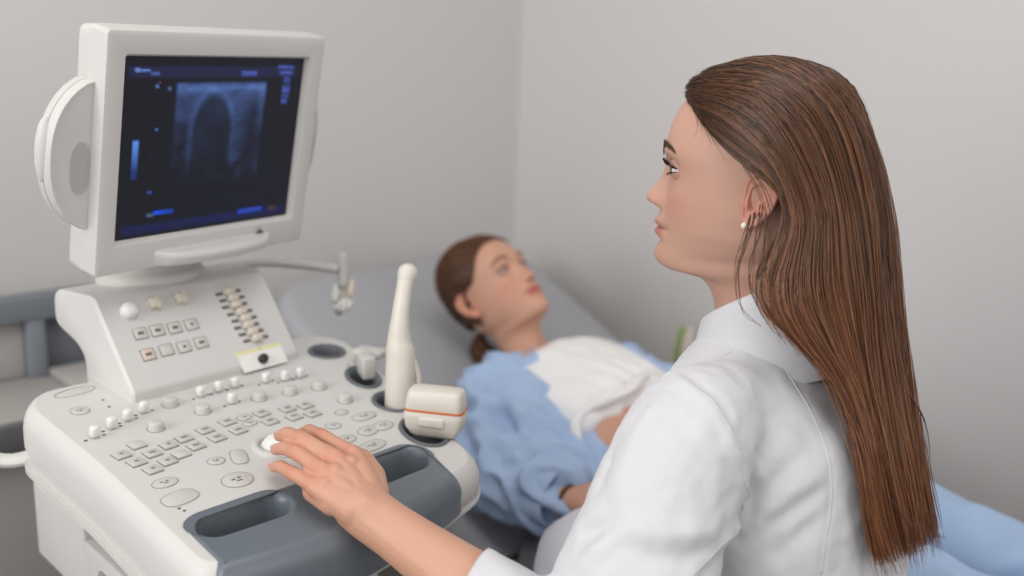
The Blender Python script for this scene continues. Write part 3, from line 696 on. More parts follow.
def make_head(P=None, M=168, nz=150):
    """adult woman's head and neck; x = her left, y = forward, z = up, millimetres from the ear canal level"""
    P = P or {}
    T = np.array(P.get('table') or [
        # z_f,  y_f,   z_b,  y_b,  w,  yw(widest), pf (front exponent)
        (139, -14, 139, -18, 3, -16, 2.0), (138, 0, 138, -32, 20, -16, 2.0), (135, 18, 134, -52, 38, -18, 2.0), (126, 38, 125, -76, 55, -20, 2.0), (113, 55, 112, -88, 64, -20, 2.05), (98, 68, 97, -98, 70, -20, 2.1), (80, 77, 80, -102, 73, -20, 2.2),
        (63, 81, 63, -103, 73.5, -18, 2.3), (50, 82, 49, -102, 73, -15, 2.3), (36, 77.5, 34, -102, 72, -12, 2.25), (20, 76, 16, -96, 69.5, -8, 2.2), (3, 79, -4, -86, 67, -6, 2.1), (-7, 82, -16, -78, 65, -5, 2.05), (-20, 84, -32, -70, 62, -4, 1.98),
        (-30, 84.3, -36, -65, 59, -3, 1.92), (-42, 83.2, -41, -62, 55, -2, 1.9), (-54, 85.3, -46, -60, 50, -3, 1.9), (-63, 83.0, -51, -59, 49, -6, 1.9), (-68.5, 75, -57, -59, 48, -10, 1.95), (-70.5, 60, -65, -59, 46, -14, 2.0), (-72.5, 44, -78, -60, 44, -18, 2.0),
        (-80, 33, -92, -62, 43.5, -20, 2.0), (-92, 25, -106, -66, 45, -22, 2.0), (-112, 20, -124, -72, 49, -25, 2.0), (-135, 20, -146, -82, 62, -28, 2.0), (-160, 22, -162, -90, 72, -30, 2.0)], float)
    D = np.linalg.norm(np.diff(T[:, :4], axis=0), axis=1); s = np.concatenate([[0], np.cumsum(np.sqrt(D))])
    R = catmull(T, 1200); sR = np.linspace(0, len(T)-1, 1200)
    # even spacing by arc length of the front line
    L = np.concatenate([[0], np.cumsum(np.linalg.norm(np.diff(R[:, :2], axis=0), axis=1)+.3*np.linalg.norm(np.diff(R[:, 2:4], axis=0), axis=1))])
    idx = np.interp(np.linspace(0, L[-1], nz), L, np.arange(1200))
    R = np.array([[np.interp(i, np.arange(1200), R[:, k]) for k in range(7)] for i in idx])
    t = np.arange(M)/M*TAU-math.pi; A = t-.45*np.sin(t)
    V = np.zeros((nz, M, 3))
    for i, (zf, yf, zb, yb, w, yw, pf) in enumerate(R):
        c, sn = np.cos(A), np.sin(A)
        fr = c > 0
        p = np.where(fr, pf, 2.0)
        x = w*np.sign(sn)*np.abs(sn)**(2/p)
        yy = np.where(fr, (yf-yw)*np.abs(c)**(2/p), -(yw-yb)*np.abs(c))+yw
        k = (yf-yy)/max(yf-yb, 1e-6)
        V[i, :, 0] = x; V[i, :, 1] = yy; V[i, :, 2] = zf+(zb-zf)*k
    V = V.reshape(-1, 3); x, y, z = V.T.copy(); ax = np.abs(x)
    fm = 1/(1+np.exp(-(y-30)/5.))
    fm = fm*(z < 80)*(z > -68)
    def zi(tab): tab = np.array(tab); return np.interp(z, tab[::-1, 0], tab[::-1, 1])
    amp = zi([(60, 0), (48, .8), (40, 3), (36, 4.5), (28, 7.5), (20, 11.5), (12, 15.5), (7, 18.5), (3, 20.0), (0, 19.5), (-3, 16), (-5.5, 10), (-7.5, 5), (-10, 2.5), (-16, 0)])
    sig = zi([(60, 12), (40, 7.5), (28, 6.2), (18, 6.8), (8, 8.6), (3, 9), (-2, 9.2), (-8, 8), (-16, 5)])
    dy = amp*np.exp(-np.abs(x/sig/1.25)**2.3)
    dy += 7.5*g(ax, 13.0, 4.2)*g(z, .5, 5.2)+2.0*g(ax, 12, 5)*g(z, 9, 5)             # wings of the nose
    dy -= 3.0*g(ax, 6.0, 2.6)*g(z, -6.5, 2.0)                                       # nostrils
    dy -= 2.5*g(ax, 20, 4)*g(z, 0, 8)
    dy += 2.2*g(ax, 22, 14)*g(z, 54, 5)                                             # brow
    dy -= 6.0*np.exp(-((ax-27.5)/13.0)**2-((z-37)/10.0)**2)                           # sockets
    dy -= 2.5*np.exp(-((ax-16)/5)**2-((z-37)/7)**2)
    dy += 3.2*np.exp(-((ax-40)/15)**2-((z-8)/13)**2)                                # cheeks
    dy -= 1.8*np.exp(-((ax-36)/12)**2-((z+26)/12)**2)
    mw = np.exp(-np.abs(ax/21)**3.2)
    dy += 5.2*mw*g(z, -20.5, 3.8)*(1-.16*g(x, 0, 3.2))+5.0*np.exp(-np.abs(ax/18)**3)*g(z, -32.5, 4.0)
    dy -= 4.0*np.exp(-np.abs(ax/24)**4)*g(z, -27.0+.10*ax**1.1*.35, 1.35)           # the line of the mouth
    dy -= 2.2*g(ax, 25, 3.5)*g(z, -27, 4)                                           # corners
    dy -= .9*g(x, 0, 2.4)*g(z, -13, 4.5)                                            # philtrum
    dy -= 2.6*np.exp(-(ax/18)**2)*g(z, -39.5, 3.6)
    dy += 1.8*np.exp(-(ax/15)**2)*g(z, -55, 7)                                      # chin
    V[:, 1] += dy*fm
    n = M; F = []
    for i in range(nz-1):
        for k in range(n): F.append((i*n+k, (i+1)*n+k, (i+1)*n+(k+1) % n, i*n+(k+1) % n))
    F.append(tuple(range(n))); F.append(tuple((nz-1)*n+k for k in range(n))[::-1])
    # colour of the skin, with shade painted into the mouth line and nostrils
    C = np.tile(lin(P.get('skin', (208, 168, 149))), (len(V), 1))
    lip = fm*np.clip(mw*1.6, 0, 1)*np.clip((1-np.abs((z+26.8)/9.2)**3.5), 0, 1)
    lip *= np.clip(1.25-(ax/24)**4, 0, 1); lip *= (z < -17.5-.0*ax+1.2*g(ax, 4.5, 3.5))*1.0
    C = mixc(C, .32*fm*np.exp(-((ax-42)/18)**2-((z-2)/16)**2), P.get('blush', (214, 134, 116)))
    C = mixc(C, .30*fm*np.exp(-(ax/12)**2-((z-3)/8)**2), (210, 130, 112))
    C = mixc(C, .35*fm*np.exp(-((ax-30)/15)**2-((z-33)/9)**2), (190, 130, 112))
    C = mixc(C, .85*lip, P.get('lips', (178, 104, 96)))
    C = mixc(C, .8*fm*np.exp(-np.abs(ax/23)**4)*g(z, -27.0+.035*ax**1.1, 1.0), (120, 55, 52))  # shade where the lips meet, painted into the tint
    C = mixc(C, .85*fm*g(ax, 6.0, 2.4)*g(z, -7.2, 1.5), (96, 50, 44))  # nostril hollows painted dark in place of shade
    parts = [(V, F)]; Cs = [C]
    # lids: partial shells around each eyeball
    EY = []
    for sx in (1, -1):
        ec = np.array([sx*30.5, P.get('eye_y', 61.0), 36.0]); EY.append(ec)
        op = P.get('open', 1.0)
        for lo, hi, r in ((9*op+3, 95, 13.1), (-62, -13*op-3, 12.8)):
            nv_, nu_ = 12, 26; q = []
            for j in range(nv_):
                for i in range(nu_):
                    az = math.radians(-96+192*i/(nu_-1))
                    edge = max(math.cos(az*.98), 0)
                    # the lid margin closes to the corners of the eye
                    l_, h_ = (lo*edge**.7-2*(1-edge), hi) if hi > 0 else (lo, hi*edge**.7-2*(1-edge))
                    el = math.radians(l_+(h_-l_)*j/(nv_-1))
                    fold = 1+.035*math.exp(-((math.degrees(el)-34)/9)**2)*(hi > 0)
                    q.append(ec+r*fold*np.array([math.sin(az)*math.cos(el)*1.12, math.cos(az)*math.cos(el), math.sin(el)]))
            q = np.array(q); f = [(j*nu_+i, j*nu_+i+1, (j+1)*nu_+i+1, (j+1)*nu_+i) for j in range(nv_-1) for i in range(nu_-1)]
            inner = ec+(q-ec)*(1-.9/12.9); o = len(q)
            f2 = [tuple(i+o for i in ff[::-1]) for ff in f]
            bd = []
            jr = 0 if hi > 0 else nv_-1
            for i in range(nu_-1):
                a_, b_ = jr*nu_+i, jr*nu_+i+1
                bd.append((b_, a_, a_+o, b_+o) if hi > 0 else (a_, b_, b_+o, a_+o))
            parts.append((np.vstack([q, inner]), f+f2+bd))
            Cs.append(np.tile(lin(P.get('lid', (188, 146, 129))), (2*len(q), 1)))
    # ears
    for sx in (1, -1):
        v, f = make_ear(); th = math.radians(18)
        a, b, h = v.T
        a = a*P.get('ear', 1); b = b*P.get('ear', 1)
        X = 68+h*math.cos(th)+a*math.sin(th); Yv = P.get('ear_y', 0)-(a*math.cos(th)-h*math.sin(th)); Z = 3+P.get('ear_z', 0)+b
        q = np.column_stack([sx*X, Yv, Z])
        c = np.tile(lin(P.get('skin', (208, 168, 149))), (len(q), 1)); c = mixc(c, np.full(len(q), .45), (206, 120, 100)); c = mixc(c, .6*(h < -3), (150, 80, 66))  # ear hollow gets its shade from the tint
        parts.append((q, f if sx < 0 else [ff[::-1] for ff in f])); Cs.append(c)
    v, f = join(*parts)
    return v, f, np.concatenate(Cs), EY
class Frame:
    """millimetre frame placed in the room"""
    def __init__(s, o, l, f, u, k=.001): s.o = np.array(o, float); s.M = np.array([l, f, u], float)*k; s.k = k
    def __call__(s, P): return s.o+np.asarray(P, float)@s.M
    def inv(s, W): return (np.asarray(W, float)-s.o)@np.linalg.inv(s.M)
def yaw_frame(o, yaw, pitch=0, roll=0, k=.001):
    """yaw: heading from +Y towards +X; pitch: chin up; roll: tilt towards the left shoulder (degrees)"""
    y, p, r = np.radians([yaw, pitch, roll])
    f = np.array([math.sin(y)*math.cos(p), math.cos(y)*math.cos(p), math.sin(p)])
    l = np.array([-math.cos(y), math.sin(y), 0]); u = np.cross(f, l); u /= np.linalg.norm(u)
    if u[2] < 0 and abs(p) < 1.5: u = -u
    l2 = l*math.cos(r)-u*math.sin(r); u2 = u*math.cos(r)+l*math.sin(r)
    return Frame(o, l2, f, u2, k)
def eyeball(gaze, iris):
    """eyeball mesh, 12 mm radius: white, iris and pupil by angle from the gaze"""
    bm = bmesh.new(); bmesh.ops.create_uvsphere(bm, u_segments=36, v_segments=40, radius=.0120); V, F = from_bm(bm)
    q = Vector((0, 0, 1)).rotation_difference(Vector(gaze)).to_matrix(); Rm = np.array(q)
    ang = [math.degrees(math.acos(np.clip(V[list(f)].mean(0)[2]/.0118, -1, 1))) for f in F]
    mi = [2 if a < 11 else (1 if a < 27 else 0) for a in ang]
    return V@Rm.T, F, mi
def brow_strip(HF, pts, width, seed, sx, n=70, mtl=None, parent=None, out=1.2):
    """eyebrow made of many short hairs along a line given in head millimetres"""
    r = np.random.default_rng(seed); L = catmull(pts, 60); parts = []
    for i in range(n):
        t = r.random(); k = int(t*58); p = L[k]+np.array([0, 0, (r.random()-.5)*width*(1-.55*t)])
        d = L[k+1]-L[k]; d /= np.linalg.norm(d)+1e-9
        d = d+np.array([0, 0, .40*(1-t)-.12+.2*(r.random()-.5)]); d /= np.linalg.norm(d); ln = 7*(.7+.5*r.random())
        q = np.array([p-d*ln*.3, p+d*ln*.3+np.array([0, out*.4, 0]), p+d*ln*.8])
        parts.append(tube(HF(q), [.00035, .0004, .00012], 4))
    v, f = join(*parts); o = wput('eyebrow', v, f, mtl, parent); return o
def skin_chain(pts, n=10, seg=12):
    """tapered limb through points (x, y, z, r)"""
    Q = catmull(np.asarray(pts, float), n*(len(pts)-1)+1)
    return capsule_tube(Q[:, :3], np.maximum(Q[:, 3], .001), seg, k=4)
# ------------------------------------------------------------------ the doctor
skin_m = attr_mat('skin', .48); hairbrow_m = mat('eyebrow_brown', (82, 60, 48), .6, .3)
eye_w = mat('eye_white', (226, 222, 218), .25, .5); iris_m = mat('iris_brown', (84, 62, 46), .2, .5); pupil_m = mat('pupil', (12, 10, 10), .15, .5)
DOC = empty('person', (.83, .45, 0), 'seated woman in a white coat with long brown hair, left hand on console', 'person')
HF = yaw_frame((.865, .54, 1.103), -28)
hv, hf, hc, EY = make_head({'ear_y': -7, 'ear_z': 9, 'skin': (194, 152, 134), 'blush': (190, 120, 102), 'open': 1.15})
hv = HF(hv)
body_parts = [(hv, hf)]; body_cols = [hc]
SKIN = lin((197, 150, 126)); KNUCK = (196, 124, 100)
NB = np.array([.855, .507, .978]); SJ = np.array([.693, .466, .939]); EL = np.array([.557, .440, .760]); WR = np.array([.4967, .6689, .838])
# left hand: wrist, knuckles and finger joints laid out as it rests on the trackball
FING = {'pinky': [(.4653, .7074, .860), (.4632, .7398, .862), (.4670, .766, .8585), (.4715, .786, .8500)],
        'ring': [(.4779, .712, .869), (.4746, .7507, .876), (.4775, .777, .8710), (.4815, .798, .8610)],
        'middle': [(.495, .7175, .875), (.4871, .7609, .883), (.4890, .788, .8790), (.4925, .809, .8690)],
        'index': [(.514, .716, .874), (.5074, .7583, .881), (.5115, .785, .8770), (.5165, .806, .8665)]}
FR_ = {'pinky': (.0078, .0069, .0063, .0056), 'ring': (.0086, .0075, .0068, .0060), 'middle': (.0090, .0078, .0071, .0062), 'index': (.0090, .0078, .0071, .0061)}
hand = []
AX = EL-WR; AX /= np.linalg.norm(AX)
for nme, J in FING.items():
    r = FR_[nme]; J = np.array(J)
    P = np.array([J[0], J[0]*.45+J[1]*.55, J[1], J[1]*.5+J[2]*.5, J[2], J[2]*.4+J[3]*.6, J[3]])
    rr2 = [r[0], r[1]*.97, r[1]*1.04, r[2]*.98, r[2]*1.03, r[3]*1.03, r[3]*.9]
    hand.append(capsule_tube(P, rr2, 14, k=5))
    # metacarpal with a rounded knuckle head
    w0 = WR+np.array([(J[0][0]-WR[0])*.42, .004, .006])
    hand.append(capsule_tube([w0, w0*.5+J[0]*.5+np.array([0, 0, .001]), J[0]+np.array([0, -.002, -.001])], [.0155, .0135, r[0]*1.10], 14))
    bm = bmesh.new(); bmesh.ops.create_icosphere(bm, subdivisions=2, radius=r[0]*.80); v, f = from_bm(bm); hand.append((v+J[0]+np.array([0, 0, .0030]), f))
# palm under the knuckles, ball and length of the thumb
hand.append(capsule_tube([WR+np.array([.002, .01, .000]), (.492, .700, .854)], [.020, .021], 16))
hand.append(capsule_tube([WR+AX*.030, WR+AX*.010, WR, WR+np.array([-.002, .012, .004]), WR+np.array([-.003, .026, .010])], [.0240, .0242, .0242, .0238, .0215], 18))
hand.append(capsule_tube([(.474, .690, .848), (.470, .716, .850)], [.013, .010], 14))
hand.append(capsule_tube([(.505, .690, .848), (.521, .712, .854)], [.017, .012], 14))
TH = np.array([(.514, .684, .846), (.535, .712, .848), (.547, .744, .851), (.549, .772, .850)])
hand.append(capsule_tube(TH, [.0150, .0118, .0098, .0080], 14))
# webs between the fingers
for a, b in (('pinky', 'ring'), ('ring', 'middle'), ('middle', 'index')):
    A, B = np.array(FING[a][0]), np.array(FING[b][0]); m_ = (A+B)/2+np.array([-.001, .006, -.003]); hand.append(capsule_tube([m_+np.array([0, -.018, 0]), m_+np.array([0, -.005, -.001])], [.0090, .0070], 10))
# wrist, forearm, upper arm
fa = [(*(WR+np.array([-.002, .012, .003])), .0225), (*WR, .0240), (*(WR+AX*.03), .0240), (*(WR+AX*.08), .0275), (*(WR+AX*.14), .0330), (*(WR+AX*.21), .0385), (*EL, .037), (*(EL*.6+SJ*.4), .040), (*(EL*.3+SJ*.7), .040), (*(SJ+np.array([.01, 0, -.03])), .038)]
hand.append(skin_chain(fa, 5, 22))
v, f = remesh(*join(*hand), .0014, 9, .5)
c = np.tile(SKIN, (len(v), 1))
for J in FING.values():
    for k, s_, m_ in ((0, .010, .40), (1, .008, .55), (2, .006, .35), (3, .008, .45)):
        d2 = np.sum((v-np.array(J[k]))**2, 1); c = mixc(c, m_*np.exp(-d2/(2*s_**2)), KNUCK)
# creases over the finger joints
dz = np.zeros(len(v)); N = vnormals(v, f)
dz += .0038*np.exp(-np.sum(((v-(WR+np.array([-.012, -.008, .018])))/[.009, .013, .012])**2, 1))      # head of the ulna
for J in FING.values():
    J = np.array(J)
    for k in (1, 2):
        ax_ = (J[k+1]-J[k-1]); ax_ /= np.linalg.norm(ax_); q = v-J[k]; t_ = q@ax_; rr3 = np.linalg.norm(q-np.outer(t_, ax_), axis=1)
        m_ = np.exp(-(rr3/.011)**4)*(N[:, 2] > -.2)
        for o_ in (-.0028, 0, .0028): dz -= .00055*m_*np.exp(-((t_-o_)/.0008)**2)
    # tendon from wrist to knuckle
    A = WR+np.array([(J[0][0]-WR[0])*.3, .01, .01]); B = J[0]; u_ = (B-A)/np.linalg.norm(B-A); q = v-A; t_ = q@u_; dd = np.linalg.norm((q-np.outer(t_, u_))*[1, 1, .25], axis=1)
    dz += .0011*np.exp(-(dd/.0032)**2)*(t_ > 0)*(t_ < np.linalg.norm(B-A))*(N[:, 2] > .2)
v = v+N*dz[:, None]
body_parts.append((v, f)); body_cols.append(c)
nail_c = lin((232, 190, 178))
def nail(J, r):
    J = np.array(J); d = J[3]-J[2]; d /= np.linalg.norm(d); up = np.array([0, 0, 1.])-d*d[2]; up /= np.linalg.norm(up); s = np.cross(d, up)
    c0 = J[3]+d*.0005; q = []
    for i in range(9):
        t = (i/8-.5)*2; wd_ = .78*(1-.25*max(0, t)**2-.35*max(0, -t)**4)
        for j in range(9):
            a = (j/8-.5)*2*math.radians(52)*wd_/.78
            q.append(c0+d*(t*r*.92+.0006)+(up*math.cos(a)+s*math.sin(a))*(r*1.0-.0005*abs(t)-max(0, t)**2*r*.20))
    f = [(i*9+j, i*9+j+1, (i+1)*9+j+1, (i+1)*9+j) for i in range(8) for j in range(8)]
    q = np.array(q); return join((q, f), (q-up*.0006, [x[::-1] for x in f]))
nv, nf = join(*[nail(FING[k], FR_[k][3]) for k in FING])
# torso, neck, right arm and thighs under the clothes
BB = math.radians(-8)
BF = np.array([math.sin(BB), math.cos(BB), 0]); BL = np.array([-math.cos(BB), math.sin(BB), 0])
def torso_rings(tab, n=48, e=2.3):
    T = np.array(tab, float); T = np.array([catmull(T[:, k:k+1], 70)[:, 0] for k in range(T.shape[1])]).T; R = []
    a = np.arange(n)*TAU/n
    for z, hw, hd, cx, cy in T:
        l = np.sign(np.cos(a))*np.abs(np.cos(a))**(2/e)*hw; d_ = np.sign(np.sin(a))*np.abs(np.sin(a))**(2/e)*hd
        R.append(np.array([cx, cy, z])+np.outer(l, -BL)+np.outer(d_, BF))
    return R
TT = [(.46, .120, .110, .835, .445), (.54, .140, .120, .845, .445), (.62, .140, .100, .852, .448), (.74, .145, .098, .860, .458), (.83, .150, .092, .862, .470), (.88, .148, .084, .862, .478), (.905, .130, .070, .860, .488), (.925, .100, .056, .860, .497), (.945, .065, .044, .862, .503), (.97, .040, .036, .866, .507), (1.03, .036, .032, .870, .510)]
SR = 2*np.array([.858, .495, .939])-SJ+np.array([0, 0, -.004]); ER = SR+np.array([.02, .03, -.24]); WRr = ER+np.array([-.17, .13, -.09])
HIP = np.array([.845, .445, .54])
def leg(s):
    h = HIP-BL*s*.075; k = np.array([.857, .708, .645]) if s < 0 else np.array([.765, .755, .56]); a_ = k+BF*.02+np.array([0, 0, -.40]); toe = a_+BF*.14+np.array([0, 0, -.05])
    return h, k, a_, toe
tor = [loft(torso_rings(TT)), skin_chain([(*(SR+np.array([-.01, 0, -.03])), .038), (*(SR*.5+ER*.5), .040), (*ER, .036), (*(ER*.5+WRr*.5), .033), (*WRr, .024)], 5, 18)]
# right hand lying on the lap
hd_ = (WRr-ER)/np.linalg.norm(WRr-ER); sd_ = np.cross(hd_, [0, 0, 1]); sd_ /= np.linalg.norm(sd_)
tor.append(capsule_tube([WRr, WRr+hd_*.05], [.024, .026], 14))
for k in range(4):
    o_ = sd_*(-.027+.018*k); b0 = WRr+hd_*.07+o_; ln = (.062, .074, .078, .070)[3-k]
    tor.append(capsule_tube([WRr+hd_*.02+o_*.6, b0, b0+hd_*ln*.5+np.array([0, 0, -.006]), b0+hd_*ln+np.array([0, 0, -.024])], [.014, .0095, .0085, .007], 10))
tor.append(capsule_tube([WRr+hd_*.02-sd_*.02, WRr+hd_*.05-sd_*.045, WRr+hd_*.085-sd_*.052], [.014, .0105, .008], 10))
v, f = remesh(*join(*tor), .0035, 5, .5)
body_parts.append((v, f)); body_cols.append(np.tile(SKIN, (len(v), 1)))

# ------------------------------------------------------------------ white coat
coat_m = mat('white_cotton_coat', (202, 202, 206), .85, .2, bump=.10, bscale=1500, sheen=.1)
CT = [(.44, .130, .130, .835, .445), (.52, .150, .138, .840, .445), (.60, .160, .122, .850, .446), (.70, .158, .114, .857, .450), (.78, .164, .113, .860, .460), (.84, .168, .112, .861, .472), (.90, .166, .104, .861, .484), (.928, .150, .086, .860, .494), (.950, .120, .072, .860, .501), (.966, .084, .060, .861, .505), (.980, .060, .050, .863, .508), (.990, .050, .046, .864, .509)]
cp = [loft(torso_rings(CT, 60, 2.25))]
CU = WR+AX*.136                                    # cuff of the pushed-up left sleeve
SL_ = [(*(SJ+np.array([.060, .012, -.004])), .044), (*(SJ+np.array([.008, 0, -.014])), .058), (*(SJ*.78+EL*.22), .060), (*(SJ*.5+EL*.5), .064), (*(SJ*.22+EL*.78), .066), (*(EL+np.array([.0, -.005, .004])), .064), (*(EL*.6+CU*.4), .052), (*(EL*.3+CU*.7), .043), (*(CU-AX*-.012), .037)]
cp.append(skin_chain(SL_, 6, 26))
CUr = ER*.2+WRr*.8
cp.append(skin_chain([(*(SR-np.array([.05, 0, .01])), .044), (*(SR-np.array([0, 0, .012])), .056), (*(SR*.5+ER*.5), .058), (*ER, .056), (*(ER*.5+CUr*.5), .048), (*CUr, .042)], 6, 22))
for J_, s in ((SJ, 1), (SR, -1)):      # slope of the shoulders
    cp.append(skin_chain([(*(NB+BL*s*.045+np.array([0, -.006, -.046])), .046), (*(NB*.55+J_*.45+np.array([0, -.004, -.038])), .050), (*(NB*.2+J_*.8+np.array([0, 0, -.022])), .054), (*(J_+np.array([0, 0, -.022])), .056)], 5, 20))
for s in (1, -1):
    h, k, a_, toe = leg(s); cp.append(skin_chain([(*h, .085), (*(h*.5+k*.5), .078), (*(h*.1+k*.9), .070)], 5, 22))
cv, cf = remesh(*join(*cp), .0034, 36, .5)
# collar: stand at the neck folded over onto the shoulders
def collar_ring(r, zb, zf, dx=0):
    n = 72; q = []
    for k in range(n+1):
        t = math.radians(28+(360-56)*k/n)            # 0 = front, anticlockwise seen from above
        b = (1-math.cos(t))/2
        c = np.array([.866, .505, 0])+BF*(.010*(1-b)-.003)
        q.append(c+BF*math.cos(t)*r*1.02+BL*math.sin(t)*r*1.06+np.array([0, 0, zf+(zb-zf)*b**.8]))
    return np.array(q)
cr = [collar_ring(.050, .985, .950), collar_ring(.0515, 1.030, .965), collar_ring(.0520, 1.050, .974), collar_ring(.0528, 1.0565, .979), collar_ring(.0545, 1.0585, .980), collar_ring(.0562, 1.056, .978), collar_ring(.0578, 1.040, .970), collar_ring(.0600, 1.012, .956), collar_ring(.0640, .990, .944), collar_ring(.072, .974, .932), collar_ring(.080, .964, .922), collar_ring(.081, .958, .916)]
m_ = len(cr[0]); klv, klf = loft(cr, cap=False, closed=False)
# ------------------------------------------------------------------ long straight hair
HAIR_GUIDES = [[(0.7941, 0.5526, 1.1886), (0.7847, 0.5220, 1.1694), (0.7869, 0.4983, 1.1535), (0.7906, 0.4766, 1.1431), (0.8026, 0.4578, 1.1193), (0.7975, 0.4624, 1.0881), (0.7854, 0.4688, 1.0626), (0.7744, 0.4624, 1.0375), (0.7799, 0.4439, 1.0164), (0.8027, 0.4128, 0.9878), (0.8134, 0.3883, 0.9477), (0.8069, 0.3617, 0.8978), (0.8046, 0.3487, 0.8485), (0.8076, 0.3383, 0.8145)],
 [(0.8067, 0.5766, 1.2018), (0.7880, 0.5289, 1.1951), (0.7902, 0.4944, 1.1771), (0.7978, 0.4676, 1.1508), (0.8051, 0.4514, 1.1118), (0.7973, 0.4514, 1.0808), (0.7887, 0.4531, 1.0521), (0.7842, 0.4438, 1.0287), (0.7916, 0.4231, 1.0024), (0.8082, 0.3949, 0.9688), (0.8113, 0.3725, 0.9292), (0.8068, 0.3528, 0.8799), (0.8078, 0.3414, 0.8453), (0.8125, 0.3319, 0.8184)],
 [(0.8203, 0.5920, 1.2102), (0.7970, 0.5435, 1.2132), (0.7963, 0.4959, 1.2036), (0.8027, 0.4644, 1.1687), (0.8138, 0.4386, 1.1129), (0.8072, 0.4340, 1.0716), (0.8022, 0.4271, 1.0368), (0.8083, 0.4062, 0.9977), (0.8182, 0.3830, 0.9548), (0.8164, 0.3601, 0.9081), (0.8251, 0.3428, 0.8488), (0.8325, 0.3297, 0.8151)],
 [(0.8325, 0.5982, 1.2215), (0.8113, 0.5350, 1.2300), (0.8135, 0.4832, 1.2254), (0.8257, 0.4467, 1.1924), (0.8414, 0.4229, 1.1262), (0.8424, 0.4020, 1.0470), (0.8459, 0.3811, 0.9663), (0.8405, 0.3516, 0.8897), (0.8450, 0.3374, 0.8444), (0.8502, 0.3272, 0.8128)],
 [(0.8531, 0.5959, 1.2324), (0.8519, 0.5351, 1.2424), (0.8429, 0.4762, 1.2356), (0.8551, 0.4392, 1.2011), (0.8726, 0.4174, 1.1337), (0.8736, 0.3989, 1.0526), (0.8733, 0.3786, 0.9709), (0.8665, 0.3499, 0.8928), (0.8694, 0.3357, 0.8471), (0.8711, 0.3260, 0.8109)],
 [(0.8794, 0.5871, 1.2409), (0.8823, 0.5215, 1.2490), (0.8733, 0.4663, 1.2317), (0.8906, 0.4349, 1.1860), (0.9091, 0.4158, 1.1122), (0.9080, 0.3957, 1.0289), (0.9035, 0.3720, 0.9464), (0.8960, 0.3466, 0.8756), (0.8979, 0.3348, 0.8384), (0.9003, 0.3272, 0.8106)],
 [(0.9030, 0.5792, 1.2445), (0.9151, 0.5238, 1.2456), (0.9368, 0.4879, 1.2251), (0.9509, 0.4559, 1.1726), (0.9524, 0.4300, 1.1015), (0.9422, 0.4056, 1.0216), (0.9320, 0.3798, 0.9379), (0.9254, 0.3541, 0.8646), (0.9254, 0.3413, 0.8272), (0.9258, 0.3336, 0.8057)],
 [(0.9169, 0.5940, 1.2432), (0.9687, 0.5564, 1.2422), (0.9948, 0.5218, 1.2172), (1.0076, 0.4901, 1.1622), (1.0012, 0.4583, 1.0930), (0.9818, 0.4278, 1.0110), (0.9626, 0.3963, 0.9266), (0.9518, 0.3672, 0.8526), (0.9472, 0.3521, 0.8162), (0.9479, 0.3448, 0.7970)],
 [(0.8808, 0.6172, 1.2267), (0.9320, 0.6020, 1.2256), (0.9808, 0.5691, 1.2083), (1.0118, 0.5265, 1.1532), (1.0148, 0.4848, 1.0825), (0.9953, 0.4485, 1.0046), (0.9758, 0.4099, 0.9199), (0.9610, 0.3777, 0.8464), (0.9578, 0.3610, 0.8095), (0.9579, 0.3543, 0.7900)],
 [(0.8753, 0.6242, 1.2100), (0.9210, 0.6016, 1.1713), (0.9559, 0.5620, 1.1148), (0.9608, 0.5170, 1.0614), (0.9502, 0.4827, 1.0152), (0.9393, 0.4493, 0.9709), (0.9396, 0.4156, 0.9157), (0.9383, 0.3805, 0.8519), (0.9365, 0.3626, 0.8157), (0.9380, 0.3546, 0.7965)]]
HAIR_WISPS = [[(0.7862, 0.4979, 1.1545), (0.7818, 0.4786, 1.1363), (0.7834, 0.4680, 1.1141), (0.7862, 0.4639, 1.0891), (0.7822, 0.4624, 1.0604)],
 [(0.7871, 0.4919, 1.1524), (0.7846, 0.4718, 1.1333), (0.7875, 0.4631, 1.1118), (0.7881, 0.4605, 1.0848)],
 [(0.7958, 0.4836, 1.1108), (0.7812, 0.4804, 1.0888), (0.7676, 0.4786, 1.0649), (0.7662, 0.4796, 1.0427), (0.7764, 0.4766, 1.0210), (0.7857, 0.4632, 1.0092)],
 [(0.7938, 0.4779, 1.1182), (0.7848, 0.4737, 1.0922), (0.7745, 0.4730, 1.0687), (0.7765, 0.4695, 1.0432), (0.7857, 0.4589, 1.0177), (0.7908, 0.4390, 0.9959)],
 [(0.7933, 0.4726, 1.1099), (0.7867, 0.4673, 1.0793), (0.7791, 0.4659, 1.0528), (0.7830, 0.4571, 1.0260), (0.7878, 0.4408, 1.0007)],
 [(0.7950, 0.4666, 1.1015), (0.7880, 0.4630, 1.0707), (0.7830, 0.4591, 1.0443), (0.7866, 0.4460, 1.0167), (0.7947, 0.4252, 0.9882)],
 [(0.7937, 0.4871, 1.1068), (0.7803, 0.4848, 1.0863), (0.7704, 0.4839, 1.0673), (0.7687, 0.4842, 1.0507)],
 [(0.8604, 0.3771, 0.9546), (0.8698, 0.3654, 0.9264), (0.8967, 0.3494, 0.8946), (0.9090, 0.3410, 0.8635)],
 [(0.8737, 0.3866, 0.9785), (0.9109, 0.3643, 0.9369), (0.9246, 0.3545, 0.9060), (0.9302, 0.3494, 0.8648)],
 [(0.8194, 0.3577, 0.8841), (0.8315, 0.3424, 0.8664), (0.8499, 0.3272, 0.8418), (0.8840, 0.3091, 0.8245)]]
def hair_material(name, rough=.36):
    m = attr_mat(name, rough, sss=0, bump=0, spec=.55); return m
hair_m = hair_material('brown_hair')
